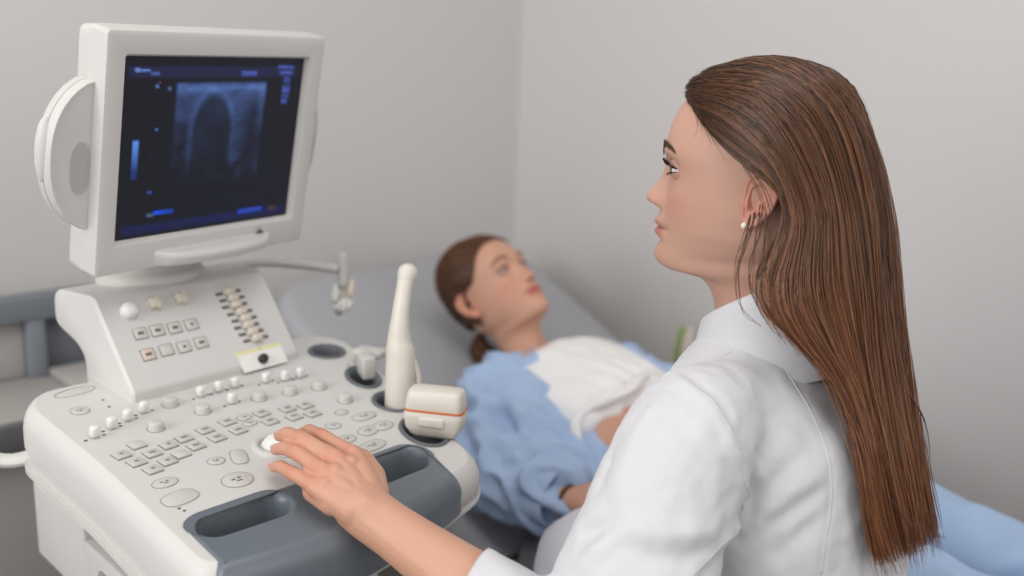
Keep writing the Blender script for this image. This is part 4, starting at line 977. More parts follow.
def arc(P, n):
    Q = catmull(P, 400); L = np.concatenate([[0], np.cumsum(np.linalg.norm(np.diff(Q, axis=0), axis=1))])
    t = np.linspace(0, L[-1], n); return np.column_stack([np.interp(t, L, Q[:, k]) for k in range(3)])
class HairSheet:
    def __init__(s, guides, nv=60):
        s.nv = nv; s.H = np.array([arc(g_, nv) for g_ in guides]); s.nu = len(guides)
        s.C = s.H.mean(0)                                     # centre line
    def at(s, u, v):
        """u in 0..nu-1, v in 0..1 (arrays)"""
        u = np.clip(u, 0, s.nu-1-1e-6); iu = u.astype(int); fu = (u-iu)[:, None]
        w_ = np.clip(v, 0, 1)*(s.nv-1); iv = np.minimum(w_.astype(int), s.nv-2); fv = (w_-iv)[:, None]
        def row(k): k = np.clip(k, 0, s.nu-1); return s.H[k, iv]*(1-fv)+s.H[k, iv+1]*fv
        a, b, c, d = row(iu-1), row(iu), row(iu+1), row(iu+2)
        p = .5*(2*b+(c-a)*fu+(2*a-5*b+4*c-d)*fu**2+(3*b-a-3*c+d)*fu**3)
        e = (s.H[-1, -1]-s.H[:, -2].mean(0))
        over = np.maximum(v-1, 0)[:, None]*s.nv
        k2 = s.H[np.clip(np.round(u).astype(int), 0, s.nu-1)]
        p = p+over*(k2[:, -1]-k2[:, -2])
        cen = s.C[iv]*(1-fv)+s.C[iv+1]*fv
        n = p-cen; n /= np.linalg.norm(n, axis=1)[:, None]+1e-9
        return p, n
def groove(u, v, seed=0.): return np.array([mnoise.noise(Vector((a*5.2+seed, b*1.7, seed))) + .6*mnoise.noise(Vector((a*13+seed, b*2.6, 3.+seed))) for a, b in zip(u, v)])
def strands(sheet, n, npt, u_rng, r, rng, root=(0, .3), tip=(.9, 1.01), off=(-.006, .001), frizz=.0012, nside=3, dark=(48, 32, 26), light=(160, 106, 70), tipc=(152, 92, 54), umap=None, vsplit=None, gr=.004):
    Vs, Fs, Cs = [], [], []; o = 0
    for i in range(n):
        u0 = u_rng[0]+(u_rng[1]-u_rng[0])*rng.random()
        v0 = root[0]+(root[1]-root[0])*rng.random()**1.6; v1 = tip[0]+(tip[1]-tip[0])*rng.random()**.6
        v = np.linspace(v0, v1, npt); ph = rng.random()*6.3
        u = u0+.05*np.sin(v*4+ph)*rng.random()+.10*(rng.random()-.5)*v
        p, nn = sheet.at(u, v); d = off[0]+(off[1]-off[0])*rng.random()
        gv_ = groove(u, v)*gr*np.clip(v*3, .2, 1)
        fz = np.array([mnoise.noise_vector(Vector((u0*9+ph, q*3.2, ph)))[:] for q in v])*frizz*np.clip(v*2, .2, 1.6)[:, None]
        p = p+nn*(d+gv_)[:, None]+fz
        tt_ = np.linspace(0, 1, npt); rad_ = r*(.75+.5*rng.random())*np.minimum(1, .35+4*tt_)*np.clip((1-tt_)*7+.25, 0, 1)
        a_, f_ = tube(p, rad_, nside, cap=False); Vs.append(a_); Fs += [tuple(k+o for k in q) for q in f_]; o += len(a_)
        k = rng.random(); base = lin(dark)*(1-k)+lin(light)*k
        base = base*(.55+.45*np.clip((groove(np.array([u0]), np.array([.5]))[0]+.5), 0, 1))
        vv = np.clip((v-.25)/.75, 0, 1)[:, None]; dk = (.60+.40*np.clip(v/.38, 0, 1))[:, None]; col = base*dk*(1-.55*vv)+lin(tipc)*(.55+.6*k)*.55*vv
        Cs.append(np.repeat(col, nside, 0))
    return np.concatenate(Vs), Fs, np.concatenate(Cs)
HS0 = HairSheet(HAIR_GUIDES)
# keep every lock clear of the skull
from mathutils.bvhtree import BVHTree
_sk = BVHTree.FromPolygons([Vector(p) for p in body_parts[0][0][:168*150]], [q for q in body_parts[0][1] if max(q) < 168*150])
_hc = Vector(HF([0, -15, 40]))
def off_skull(P, gap=.0075):
    out = []
    for p in P:
        v_ = Vector(p); d_ = v_-_hc; L_h = d_.length; h_ = _sk.ray_cast(_hc, d_.normalized())
        if h_[0] is not None and L_h < .17 and (v_.z > HF([0, 0, -40])[2]) and h_[3]+gap > L_h: v_ = _hc+d_*((h_[3]+gap)/L_h)
        out.append(v_[:])
    return np.array(out)
class DenseSheet(HairSheet):
    def __init__(s, base, mul=5):
        s.mul = mul; n = (base.nu-1)*mul+1; vv = np.linspace(0, 1, base.nv); H = []
        for i in range(n):
            p, _ = base.at(np.full(base.nv, i/mul), vv); q = off_skull(p); w_ = np.clip(vv*14, 0, 1)[:, None]; H.append(p*(1-w_)+q*w_)
        H = np.array(H)
        for _ in range(2): H[:, 1:-1] = .25*H[:, :-2]+.5*H[:, 1:-1]+.25*H[:, 2:]
        s.H = H; s.nu = n; s.nv = base.nv; s.C = base.C
    def at(s, u, v): return HairSheet.at(s, np.asarray(u, float)*s.mul, v)
HS = DenseSheet(HS0)
hr = np.random.default_rng(21)
# the mass of the hair
uu = np.linspace(0, HS0.nu-1, 90); rings = []; bc = []
for v in np.linspace(0, .965, 60):
    p, nn = HS.at(uu, np.full(90, v)); gv_ = groove(uu, np.full(90, v))*.004*min(1, v*3+.2)
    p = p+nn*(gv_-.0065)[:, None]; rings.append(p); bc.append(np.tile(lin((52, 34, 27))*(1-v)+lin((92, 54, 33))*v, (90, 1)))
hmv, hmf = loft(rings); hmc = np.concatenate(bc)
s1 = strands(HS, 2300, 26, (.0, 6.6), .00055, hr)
s2 = strands(HS, 500, 22, (.0, 6.6), .00045, hr, root=(.0, .06), tip=(.8, 1.0), off=(-.001, .0015))
s3 = strands(HS, 350, 18, (6.6, 9), .0007, hr)
s4 = strands(HS, 260, 26, (.0, 7.2), .00035, hr, root=(.2, .5), tip=(.97, 1.03), off=(.000, .005), frizz=.006, light=(160, 108, 72))
ws = []
for w_ in HAIR_WISPS:
    for k in range(4):
        P = arc(np.array(w_)+hr.normal(0, .0012, (len(w_), 3)), 24); a_, f_ = tube(P, np.linspace(.0005, .0001, 24), 4); ws.append((a_, f_))
# fine baby hairs along the hairline
for k in range(90):
    u0 = hr.random()*3.4; p, nn = HS.at(np.full(6, u0), np.linspace(-.01, .05+.05*hr.random(), 6)); d0 = hr.normal(0, .004, 3)
    p = p+nn*np.linspace(-.003, .003+.004*hr.random(), 6)[:, None]+np.outer(np.linspace(0, 1, 6)**2, d0); ws.append(tube(p, np.linspace(.0004, .0001, 6), 3))
wv, wf = join(*ws)
HV, HFc = join((hmv, hmf), s1[:2], s2[:2], s3[:2], s4[:2], (wv, wf)); HC_ = np.concatenate([hmc, s1[2], s2[2], s3[2], s4[2], np.tile(lin((88, 56, 40)), (len(wv), 1))])
# ------------------------------------------------------------------ folds and seams of the coat
COAT_LINES = {
  'armhole': [(0.6940, 0.4912, 0.9748), (0.6759, 0.4592, 0.9764), (0.6740, 0.4380, 0.9695), (0.6712, 0.4131, 0.9444), (0.6794, 0.4031, 0.9075), (0.7066, 0.4165, 0.8677), (0.6515, 0.3952, 0.8696), (0.6217, 0.3915, 0.8632), (0.5989, 0.3927, 0.8564)],
  'armhole_r': [(0.6907, 0.4805, 0.9783), (0.6802, 0.4541, 0.9769), (0.6802, 0.4343, 0.9691), (0.6799, 0.4109, 0.9428), (0.7078, 0.4123, 0.8959), (0.7112, 0.4115, 0.8681), (0.7035, 0.4189, 0.8424), (0.6327, 0.3909, 0.8577), (0.6089, 0.3901, 0.8537)],
  'shoulder': [(0.7642, 0.5219, 0.9699), (0.7722, 0.5133, 0.9765), (0.7796, 0.5042, 0.9823), (0.7894, 0.4957, 0.9874)],
  'princess': [(0.8037, 0.4812, 0.9922), (0.8123, 0.4496, 0.9776), (0.8059, 0.4180, 0.9496), (0.7994, 0.3967, 0.9257), (0.7870, 0.3798, 0.8973), (0.7788, 0.3708, 0.8667), (0.7643, 0.3670, 0.8365), (0.7585, 0.3637, 0.8111)],
  'backfold1': [(0.7044, 0.4183, 0.8499), (0.7177, 0.4067, 0.8782), (0.7456, 0.3971, 0.9050), (0.7862, 0.3936, 0.9196)],
  'backfold2': [(0.7099, 0.4080, 0.8426), (0.7371, 0.3880, 0.8678), (0.7794, 0.3760, 0.8837)],
  'backfold3': [(0.7169, 0.3957, 0.8262), (0.7429, 0.3794, 0.8475), (0.7734, 0.3714, 0.8643)],
  'backsm1': [(0.6806, 0.4062, 0.9300), (0.7148, 0.4116, 0.9033), (0.7245, 0.4043, 0.8900)],
  'backsm2': [(0.6974, 0.4075, 0.9313), (0.7272, 0.4101, 0.9095), (0.7323, 0.4023, 0.8996)],
  'slv1': [(0.6263, 0.4963, 0.9289), (0.6045, 0.4886, 0.9103), (0.5856, 0.4797, 0.8924)],
  'slv2': [(0.6617, 0.4752, 0.9698), (0.6271, 0.4715, 0.9454), (0.5984, 0.4648, 0.9159), (0.5821, 0.4601, 0.8963)],
  'slv3': [(0.5753, 0.4507, 0.8883), (0.5847, 0.4233, 0.8881), (0.6087, 0.4023, 0.8848), (0.7031, 0.4206, 0.8513)],
  'slv4': [(0.5645, 0.4561, 0.8751), (0.5711, 0.4210, 0.8716), (0.6033, 0.3970, 0.8700), (0.6551, 0.3962, 0.8644)],
  'slv5': [(0.5651, 0.4823, 0.8626), (0.5714, 0.4625, 0.8824), (0.5849, 0.4524, 0.9001)],
  'slv6': [(0.5469, 0.4651, 0.8498), (0.5600, 0.4518, 0.8697), (0.5743, 0.4395, 0.8852)],
  'slv7': [(0.6617, 0.4379, 0.9645), (0.6549, 0.4196, 0.9457), (0.6499, 0.4083, 0.9248), (0.6404, 0.4017, 0.9040)],
  'cuff1': [(0.5289, 0.5349, 0.8386), (0.5366, 0.5250, 0.8372), (0.5337, 0.5103, 0.8354)],
  'cuff2': [(0.5405, 0.5194, 0.8363), (0.5478, 0.5091, 0.8344), (0.5430, 0.4965, 0.8343)],
  'cuff3': [(0.5144, 0.5375, 0.8364), (0.5172, 0.5284, 0.8356), (0.5167, 0.5207, 0.8337)],
}
from mathutils.bvhtree import BVHTree
def line_dist(V, P, n=40):
    """distance to a smooth line through P and the position 0..1 along it"""
    Q = arc(np.array(P), n); best = np.full(len(V), 9.); tt = np.zeros(len(V))
    for i in range(n-1):
        a, d = Q[i], Q[i+1]-Q[i]; t = np.clip(((V-a)@d)/(d@d+1e-12), 0, 1)
        r = np.linalg.norm(V-a-np.outer(t, d), axis=1); m = r < best
        best[m] = r[m]; tt[m] = (i+t[m])/(n-1)
    return best, tt
def fold(V, N, P, h, w_, taper=True, V0=None):
    r, t = line_dist(V if V0 is None else V0, P)
    k = h*np.exp(-(r/w_)**2)
    if taper: k *= np.clip(np.sin(np.pi*np.clip(t, .02, .98)), 0, 1)**.6
    return k
Nn = vnormals(cv, cf); dsp = np.zeros(len(cv)); L_ = COAT_LINES
for nm, h, w_, tp in (('armhole', .0035, .0065, False), ('armhole_r', -.0035, .0060, False), ('princess', -.0012, .0045, False), ('backfold1', -.0060, .010, True), ('backfold2', -.0050, .008, True), ('backfold3', -.0040, .008, True),
                      ('backsm1', .0020, .005, True), ('backsm2', -.0018, .005, True), ('slv1', -.0040, .008, True), ('slv2', .0035, .009, True), ('slv3', .0050, .009, True), ('slv4', -.0055, .012, True), ('slv5', -.0065, .010, True), ('slv6', .0050, .009, True),
                      ('slv7', .0022, .010, True), ('cuff1', -.0045, .006, True), ('cuff2', .0040, .006, True), ('cuff3', -.0040, .005, True)):
    dsp += fold(cv, Nn, L_[nm], h, w_, tp)
# neighbours of the larger folds rise a little
for nm, off in (('backfold1', (-.004, -.006, .014)), ('backfold2', (-.003, -.004, .012)), ('slv5', (.010, -.004, .012)), ('slv4', (.0, -.004, .018))):
    dsp += fold(cv, Nn, np.array(L_[nm])+np.array(off), .0032, .008)
sl_ = np.clip(1-line_dist(cv, [SJ, EL, CU])[0]/.09, 0, 1)
dsp += .0022*fbm(cv*[1, 1, .6], 22, 3, 5.)+(.0012+.0016*sl_)*fbm(cv*[1, 1, 1.3], 48, 2, 11.)
cv = cv+Nn*dsp[:, None]
def sm_mesh(V, F, it=2):
    V = np.array(V); n = len(V); E = np.array([(f[i], f[(i+1) % len(f)]) for f in F for i in range(len(f))])
    for _ in range(it):
        S = np.zeros_like(V); c = np.zeros(n); np.add.at(S, E[:, 0], V[E[:, 1]]); np.add.at(c, E[:, 0], 1); np.add.at(S, E[:, 1], V[E[:, 0]]); np.add.at(c, E[:, 1], 1)
        V = V*.5+.5*S/np.maximum(c, 1)[:, None]
    return V
cv = sm_mesh(cv, cf, 2)
CBVH = BVHTree.FromPolygons([Vector(v_) for v_ in cv], cf)
def on_coat(P, n=60, lift=.0002):
    out = []
    for p in arc(np.array(P), n):
        h_ = CBVH.find_nearest(Vector(p)); out.append(np.array(h_[0])+np.array(h_[1])*lift)
    return np.array(out)
seams = []
for nm in ('armhole', 'shoulder', 'princess'):
    q = on_coat(L_[nm]); seams.append(tube(q, .0007, 6))
q = on_coat(np.array(L_['princess'])+np.array([.0050, -.0050, 0]), 150); seams += [tube(q[i:i+2]*.5+q[i+1:i+3]*.5, .0003, 4) for i in range(0, 146, 3)]
smv, smf = join(*seams)
# cuff: open end of the pushed-up sleeve around the forearm
cq = []
_, cN, cB = frames(np.array([CU+AX*.03, CU, CU-AX*.03])); aa = np.arange(48)*TAU/48
for d_, r_ in ((.040, .030), (.036, .0375), (.026, .0400), (.012, .0392), (-.008, .0380), (-.014, .0374), (-.017, .0365), (-.016, .0350), (-.008, .0345), (.012, .0345)):
    wob = 1+.035*np.sin(3*aa+.6)+.02*np.sin(7*aa+d_*90); cq.append(CU+AX*d_+np.outer(np.cos(aa)*r_*wob, cN[1])+np.outer(np.sin(aa)*r_*wob, cB[1])+np.outer(.003*np.sin(2*aa+1), AX))
cfv, cff = loft(cq, cap=False)
v, f = join(*body_parts)
BODY = wput('body', v, f, skin_m, DOC, angle=None); set_tint(BODY.data, np.concatenate(body_cols))
for ec, sx in zip(EY, (1, -1)):
    gz = HF([260 if sx > 0 else 0, 1000, -40])-HF([0, 0, 0]); ev, ef, mi = eyeball(gz/np.linalg.norm(gz), None)
    o = put('eye', mesh_from('eye', ev, ef, [eye_w, iris_m, pupil_m], True, None, mi), BODY, HF(ec))
    # lashes along the upper lid margin
    parts = []
    for k in range(34):
        az = math.radians(-70+140*k/33); el = math.radians(13*math.cos(az)**.7)
        p = ec+13.2*np.array([math.sin(az)*math.cos(el)*1.12, math.cos(az)*math.cos(el), math.sin(el)])
        d = np.array([math.sin(az)*.9, math.cos(az)*.9, .15]); d /= np.linalg.norm(d)
        ln = 7.2 if k > 8 else 5
        parts.append(tube(HF([p-d*.5, p+d*ln*.6+np.array([0, 0, 1.0]), p+d*ln+np.array([0, 0, 5.2])]), [.00045, .0004, .00012], 4))
    a_ = np.radians(np.linspace(-75, 75, 20)); e_ = np.radians(13*np.cos(a_)**.7)
    parts.append(tube(HF(ec+13.25*np.column_stack([np.sin(a_)*np.cos(e_)*1.12, np.cos(a_)*np.cos(e_), np.sin(e_)])), .0009, 5))
    e2 = np.radians(-15*np.cos(a_)**.7-3); parts.append(tube(HF(ec+13.1*np.column_stack([np.sin(a_)*np.cos(e2)*1.12, np.cos(a_)*np.cos(e2), np.sin(e2)])), .0004, 5))
    for k in range(16):      # lower lashes
        az = math.radians(-45+100*k/15); el = math.radians(-17*math.cos(az)**.7-2)
        p = ec+13.0*np.array([math.sin(az)*math.cos(el)*1.12, math.cos(az)*math.cos(el), math.sin(el)]); d = np.array([math.sin(az)*.9, math.cos(az), -.5]); d /= np.linalg.norm(d)
        parts.append(tube(HF([p-d*.3, p+d*1.8, p+d*3.4+np.array([0, 0, -1.2])]), [.0003, .00025, .0001], 4))
    v, f = join(*parts); wput('eyelashes', v, f, pupil_m, BODY)
    brow_strip(HF, [(sx*17, 82, 51.5), (sx*22, 81.5, 56.5), (sx*30, 78.5, 59), (sx*39, 73, 57), (sx*49, 62, 51.5)], 7.5, 5, sx, 170, hairbrow_m, BODY)
COAT = wput('white_coat', cv, cf, coat_m, DOC, angle=None)
wput('collar', klv, klf, coat_m, COAT, angle=None)
wput('seam', smv, smf, coat_m, COAT, angle=None)
wput('cuff', cfv, cff, coat_m, COAT, angle=None)
v, f = nv, nf; wput('fingernails', v, f, mat('nail', (228, 186, 174), .25, .5), BODY, angle=None)
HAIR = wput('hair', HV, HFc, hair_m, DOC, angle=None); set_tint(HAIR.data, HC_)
# small stud in the ear lobe
bm = bmesh.new(); bmesh.ops.create_icosphere(bm, subdivisions=3, radius=.0032); v, f = from_bm(bm)
wput('earring', v+HF([73, -6, -8]), f, mat('pearl_stud', (235, 226, 214), .2, .6), DOC)
# trousers, shoes and the stool she sits on
dtr_m = mat('white_trousers', (208, 209, 216), .85, .2); shoe_m = mat('white_shoe', (220, 219, 216), .6, .3)
tp = []
for s in (1, -1):
    h, k, a_, toe = leg(s); tp.append(skin_chain([(*(h*.3+k*.7), .066), (*k, .064), (*(k*.5+a_*.5), .058), (*(a_+np.array([0, 0, .02])), .050)], 6, 20))
v, f = join(*tp); wput('trousers', v, f, dtr_m, DOC, angle=None)
for s in (1, -1):
    h, k, a_, toe = leg(s); g0 = a_[2]-.0
    secs = []
    for t, w_, hh in ((-.06, .022, .04), (-.05, .032, .075), (0, .036, .095), (.05, .036, .075), (.10, .042, .055), (.15, .040, .042), (.185, .022, .025)):
        O = rounded([(-w_, 0), (w_, 0), (w_, hh), (-w_, hh)], w_*.5, 4); secs.append(np.array([a_[0], a_[1], .002])+BF*t+np.outer(O[:, 0], BL)+np.outer(O[:, 1], (0, 0, 1)))
    v, f = loft(secs); wput('shoe', v, f, shoe_m, DOC)
STL = empty('stool', (.845, .445, 0), 'round grey swivel stool under the seated woman in the white coat', 'stool')
v, f = lathe([(.12, .395), (.165, .40), (.175, .415), (.175, .435), (.165, .448), (.12, .452)], 36); wput('seat', v+np.array([.845, .445, 0]), f, mat('stool_vinyl', (90, 92, 96), .5, .4), STL)
v, f = lathe([(.028, .08), (.028, .25), (.020, .255), (.020, .40)], 20); wput('column', v+np.array([.845, .445, 0]), f, steel, STL)
for k in range(5):
    q = TAU*k/5+.3; e = np.array([.845+.19*math.cos(q), .445+.19*math.sin(q), .07]); v, f = tube([(.845, .445, .10), e], [(.016, .014), (.012, .010)], 10); lg_ = wput('leg', v, f, steel, STL)
    bm = bmesh.new(); bmesh.ops.create_uvsphere(bm, u_segments=16, v_segments=10, radius=.026); v, f = from_bm(bm); wput('caster', v*[1, 1, 1]+e+np.array([0, 0, -.044]), f, rubber, lg_)
# ------------------------------------------------------------------ the patient on the couch
PAT = empty('person', (1.29, .75, .52), 'woman lying back on grey couch in white T-shirt, open blue shirt and blue trousers', 'person')
pskin = attr_mat('skin_light', .5); PSK = (204, 156, 132)
PL = np.array([.9898, .1376, .0365]); PFv = np.array([.0741, -.7171, .693]); PU = np.array([-.1215, .6832, .72])
HP = Frame((1.2742, 1.2966, .7843), PL, PFv, PU, .00095)
hv, hf, hc, EYp = make_head({'skin': PSK, 'lips': (190, 80, 76), 'blush': (206, 120, 98), 'ear_y': -7, 'ear_z': 9, 'open': .62})
HEADV, HEADF = hv, hf
pparts = [(HP(hv), hf)]; pcols = [hc]
A = np.array
nk = HP([0, -28, -150])
SHc = A([1.290, 1.165, .658]); TH_ = A([1.285, 1.06, .628]); WA = A([1.282, .93, .600]); PV = A([1.280, .77, .612])
def oval_chain(C, wx, wt, n=40, e=2.3, steps=50):
    """trunk through centres C with half-widths across and through"""
    C = catmull(A(C), steps); wx = catmull(A(wx)[:, None], steps)[:, 0]; wt = catmull(A(wt)[:, None], steps)[:, 0]
    T = np.gradient(C, axis=0); T /= np.linalg.norm(T, axis=1)[:, None]; a = np.arange(n)*TAU/n; R = []
    for c, t, x_, z_ in zip(C, T, wx, wt):
        X = A([1., 0, 0]); X -= t*X.dot(t); X /= np.linalg.norm(X); Zv = np.cross(X, t); Zv *= np.sign(Zv[2])
        R.append(c+np.outer(np.sign(np.cos(a))*np.abs(np.cos(a))**(2/e)*x_, X)+np.outer(np.sign(np.sin(a))*np.abs(np.sin(a))**(2/e)*z_, Zv))
    return loft(R)
pb = [oval_chain([nk*.35+SHc*.65+A([0, .03, .0]), SHc, TH_, WA, PV, PV+A([0, -.08, 0])], [.08, .150, .150, .125, .150, .13], [.05, .075, .082, .072, .085, .075])]
pb.append(skin_chain([(*(nk+A([0, .01, .005])), .050), (*(nk*.5+SHc*.5+A([0, .01, .008])), .052), (*(SHc+A([0, -.02, .01])), .06)], 5, 20))
SRp = A([1.125, 1.150, .655]); ELp = A([1.012, 1.035, .600]); WRp = A([.995, .862, .622]); HDp = A([1.03, .80, .640])
SLp = A([1.440, 1.150, .632]); ELq = A([1.500, .95, .58]); WRq = A([1.44, .76, .63])
pb.append(skin_chain([(*SRp, .048), (*(SRp*.5+ELp*.5), .042), (*ELp, .036), (*(ELp*.6+WRp*.4), .036), (*WRp, .025), (*(WRp+A([.008, -.02, .004])), .026)], 5, 18))
pb.append(skin_chain([(*SLp, .048), (*ELq, .037), (*WRq, .025)], 6, 18))
for W0, tgt, sg in ((WRp, A([.055, -.075, .022]), 1), (WRq, A([-.09, -.03, .02]), -1)):      # hands resting on the body
    d_ = tgt/np.linalg.norm(tgt); s_ = np.cross(d_, [0, 0, 1]); s_ /= np.linalg.norm(s_)
    pb.append(capsule_tube([W0, W0+d_*.05+s_*.008], [.024, .026], 14)); pb.append(capsule_tube([W0, W0+d_*.055-s_*.014], [.022, .022], 14))
    for k in range(4):
        b0 = W0+d_*.085+s_*(-.027+.018*k); ln = (.060, .072, .076, .066)[k]
        pb.append(capsule_tube([W0+d_*.03+s_*(-.02+.013*k), b0, b0+d_*ln*.5+A([0, 0, .004]), b0+d_*ln+A([0, 0, -.012])], [.015, .0095, .0085, .007], 10))
    pb.append(capsule_tube([W0+d_*.02+s_*.02*sg, W0+d_*.055+s_*.045*sg, W0+d_*.09+s_*.050*sg], [.014, .011, .0085], 10))
LEGS = []
for hx in (1.195, 1.375):
    L_p = [(hx, .76, .605, .080), (hx, .58, .588, .066), (hx, .46, .580, .060), (hx, .34, .574, .056), (hx, .14, .576, .052), (hx, -.08, .566, .042)]; LEGS.append(L_p)
    pb.append(skin_chain([(x_, y_, z_, r_*.86) for x_, y_, z_, r_ in L_p], 5, 18)); pb.append(capsule_tube([(hx, -.08, .566), (hx, -.12, .60), (hx+.01, -.14, .68)], [.038, .036, .03], 14))
v, f = remesh(*join(*pb), .0042, 8, .5); pparts.append((v, f)); c = np.tile(lin(PSK), (len(v), 1)); pcols.append(c)
v, f = join(*pparts); PB_ = wput('body', v, f, pskin, PAT, angle=None); set_tint(PB_.data, np.concatenate(pcols))
pbrow = mat('eyebrow_light_brown', (112, 80, 60), .7, .2)
for ec, sx in zip(EYp, (1, -1)):
    gz = HP([120, 1000, 330])-HP([0, 0, 0]); ev, ef, mi = eyeball(gz/np.linalg.norm(gz), None)
    put('eye', mesh_from('eye', ev*.95, ef, [eye_w, mat('iris_grey', (58, 62, 62), .2, .5), pupil_m], True, None, mi), PB_, HP(ec))
    a_ = np.radians(np.linspace(-75, 75, 20)); e_ = np.radians(8*np.cos(a_)**.7)
    v, f = tube(HP(ec+13.25*np.column_stack([np.sin(a_)*np.cos(e_)*1.12, np.cos(a_)*np.cos(e_), np.sin(e_)])), .0016, 5); wput('eyelashes', v, f, pupil_m, PB_)
    brow_strip(HP, [(sx*16, 82, 53), (sx*24, 81, 57.5), (sx*33, 77.5, 59.5), (sx*42, 71.5, 57.5), (sx*49, 63, 53)], 6.5, 8, sx, 120, pbrow, PB_)
# hair drawn back from the face into a tail
hb = BVHTree.FromPolygons([Vector(p) for p in HEADV[:168*150]], [q for q in HEADF if max(q) < 168*150])
def on_skull(P, lift):
    out = []
    for p in P:
        h_ = hb.find_nearest(Vector(p)); n = np.array(h_[1]); p0 = np.array(h_[0]); n = n if n.dot(p0-A([0, -15, 45])) > 0 else -n; out.append(p0+n*lift)
    return A(out)
HL = [(-78, -22, -28), (-76, -16, 20), (-75, -2, 44), (-72, 18, 48), (-66, 36, 66), (-56, 50, 88), (-34, 60, 102), (0, 64, 106), (34, 60, 102), (56, 50, 88), (66, 36, 66), (72, 18, 48), (75, -2, 44), (76, -16, 20), (78, -22, -28)]
prs = np.random.default_rng(4); parts, cols = [], []
TAILP = A([0, -106, -18.])
NL = 15
sheet = []
for hl in arc(A(HL, float), 61):
    q = []
    for t in np.linspace(0, 1, 24):
        q.append((1-t)**2*A(hl)+2*t*(1-t)*A([hl[0]*1.25, -70, 45+1.35*hl[2]])+t*t*TAILP)
    q = on_skull(q, 1); lift = 7.5*np.clip(np.linspace(0, 1, 24)*5, .15, 1); cen = A([0, -15, 40]); d = q-cen; d /= np.linalg.norm(d, axis=1)[:, None]; sheet.append(q+d*lift[:, None])
sheet = A(sheet); S_v, S_f = loft([sheet[i] for i in range(61)], cap=False, closed=False)
inner = S_v+(A([0, -15, 40])-S_v)*.10
def shell(v, f, v2): n = len(v); return np.vstack([v, v2]), [tuple(q) for q in f]+[tuple(i+n for i in q[::-1]) for q in f]
sv_, sf_ = shell(S_v, S_f, inner); parts.append((HP(sv_), sf_)); cols.append(np.tile(lin((80, 52, 36)), (len(sv_), 1)))
for i in range(700):
    k = prs.random()*59.99; a = int(k); w_ = k-a; q = sheet[a]*(1-w_)+sheet[a+1]*w_; q = catmull(q[::3], 20); n = q-A([0, -15, 40]); n /= np.linalg.norm(n, axis=1)[:, None]
    q = q+n*(prs.random()*2.4-.6)+prs.normal(0, .5, (20, 3)); tb_ = tube(HP(q), np.linspace(.0006, .0005, 20), 3, cap=False); parts.append(tb_)
    b = lin((62, 38, 26))*(1-prs.random())+lin((124, 82, 54))*prs.random(); cols.append(np.tile(b, (len(tb_[0]), 1)))
TL = A([TAILP+A([0, 4, 0]), TAILP+A([-8, -2, -22]), TAILP+A([-26, 18, -60]), TAILP+A([-40, 40, -100]), TAILP+A([-44, 52, -140])])
for i in range(260):
    o_ = prs.normal(0, 1, 3)*A([7, 6, 3]); q = arc(TL+np.outer(A([.5, 1.2, 1.5, 1.5, .9]), o_), 16); tb_ = tube(HP(q), np.linspace(.0016, .0006, 16), 4); parts.append(tb_)
    b = lin((60, 40, 30))*(1-prs.random())+lin((128, 90, 62))*prs.random(); cols.append(np.tile(b, (len(tb_[0]), 1)))
v, f = join(*parts); PH = wput('hair', v, f, hair_m, PAT, angle=None); set_tint(PH.data, np.concatenate(cols))

# clothes
tee_m = mat('white_tshirt_cotton', (240, 239, 238), .9, .15, bump=.12, bscale=900)
blue_m = mat('light_blue_cotton', (172, 194, 226), .9, .15, bump=.12, bscale=900, var=.03, vscale=12)
trou_m = mat('light_blue_trousers', (170, 193, 224), .9, .15, bump=.1, bscale=900)
tc_ = [oval_chain([nk*.30+SHc*.70+A([0, .005, .006]), SHc+A([0, 0, .004]), TH_+A([0, 0, .004]), WA+A([0, .070, .004])], [.095, .150, .162, .152], [.045, .082, .094, .088])]
for s_, e_ in ((SRp, ELp), (SLp, ELq)): tc_.append(skin_chain([(*(s_*.7+SHc*.3), .06), (*s_, .058), (*(s_*.7+e_*.3), .054)], 5, 18))
tv_, tf_ = remesh(*join(*tc_), .0045, 14, .5); n = vnormals(tv_, tf_)
st = tv_*A([30, 14, 30]); dsp = .0035*np.array([mnoise.noise(Vector(p)) for p in st])+.0040*np.array([mnoise.noise(Vector((p[0]*18+p[1]*26, p[1]*7-p[0]*5, p[2]*18))) for p in tv_])
# cloth pulls in folds towards the lifted hem
hem = np.clip(1-(tv_[:, 1]-.98)/.12, 0, 1); dsp += .005*hem*np.sin(tv_[:, 0]*150+8*tv_[:, 1]*9)*.6+.006*hem
tv_ = tv_+n*dsp[:, None]; TEE = wput('tshirt', tv_, tf_, tee_m, PAT, angle=None)
# rolled hem
hr_ = []
for k in range(60):
    a = TAU*k/60; hr_.append(A([1.283+math.cos(a)*.156, .985+.016*math.cos(a)+.010*math.sin(a*3)+.012*math.cos(a*5), (.618+math.sin(a)*.094)]))
v, f = tube(A(hr_+hr_[:1]), [(.008+.003*math.sin(k*1.3), .010) for k in range(61)], 10); wput('hem', v, f, tee_m, TEE, angle=None)
# open shirt: back and sides under the T-shirt, both sleeves, collar
bl = [oval_chain([nk*.25+SHc*.75+A([-.005, .030, -.022]), SHc+A([-.008, .004, -.022]), TH_+A([-.012, 0, -.030]), WA+A([-.014, 0, -.030]), PV+A([-.012, .04, -.03])], [.085, .172, .180, .180, .175], [.055, .082, .080, .070, .060])]
bl.append(skin_chain([(*(SHc*.45+SRp*.55+A([0, .0, .010])), .060), (*(SRp+A([0, 0, .008])), .068), (*(SRp*.5+ELp*.5+A([0, 0, .004])), .072), (*(ELp+A([.006, .0, .008])), .062), (*(ELp*.6+WRp*.4+A([0, 0, .004])), .058), (*(ELp*.22+WRp*.78), .052)], 6, 22))
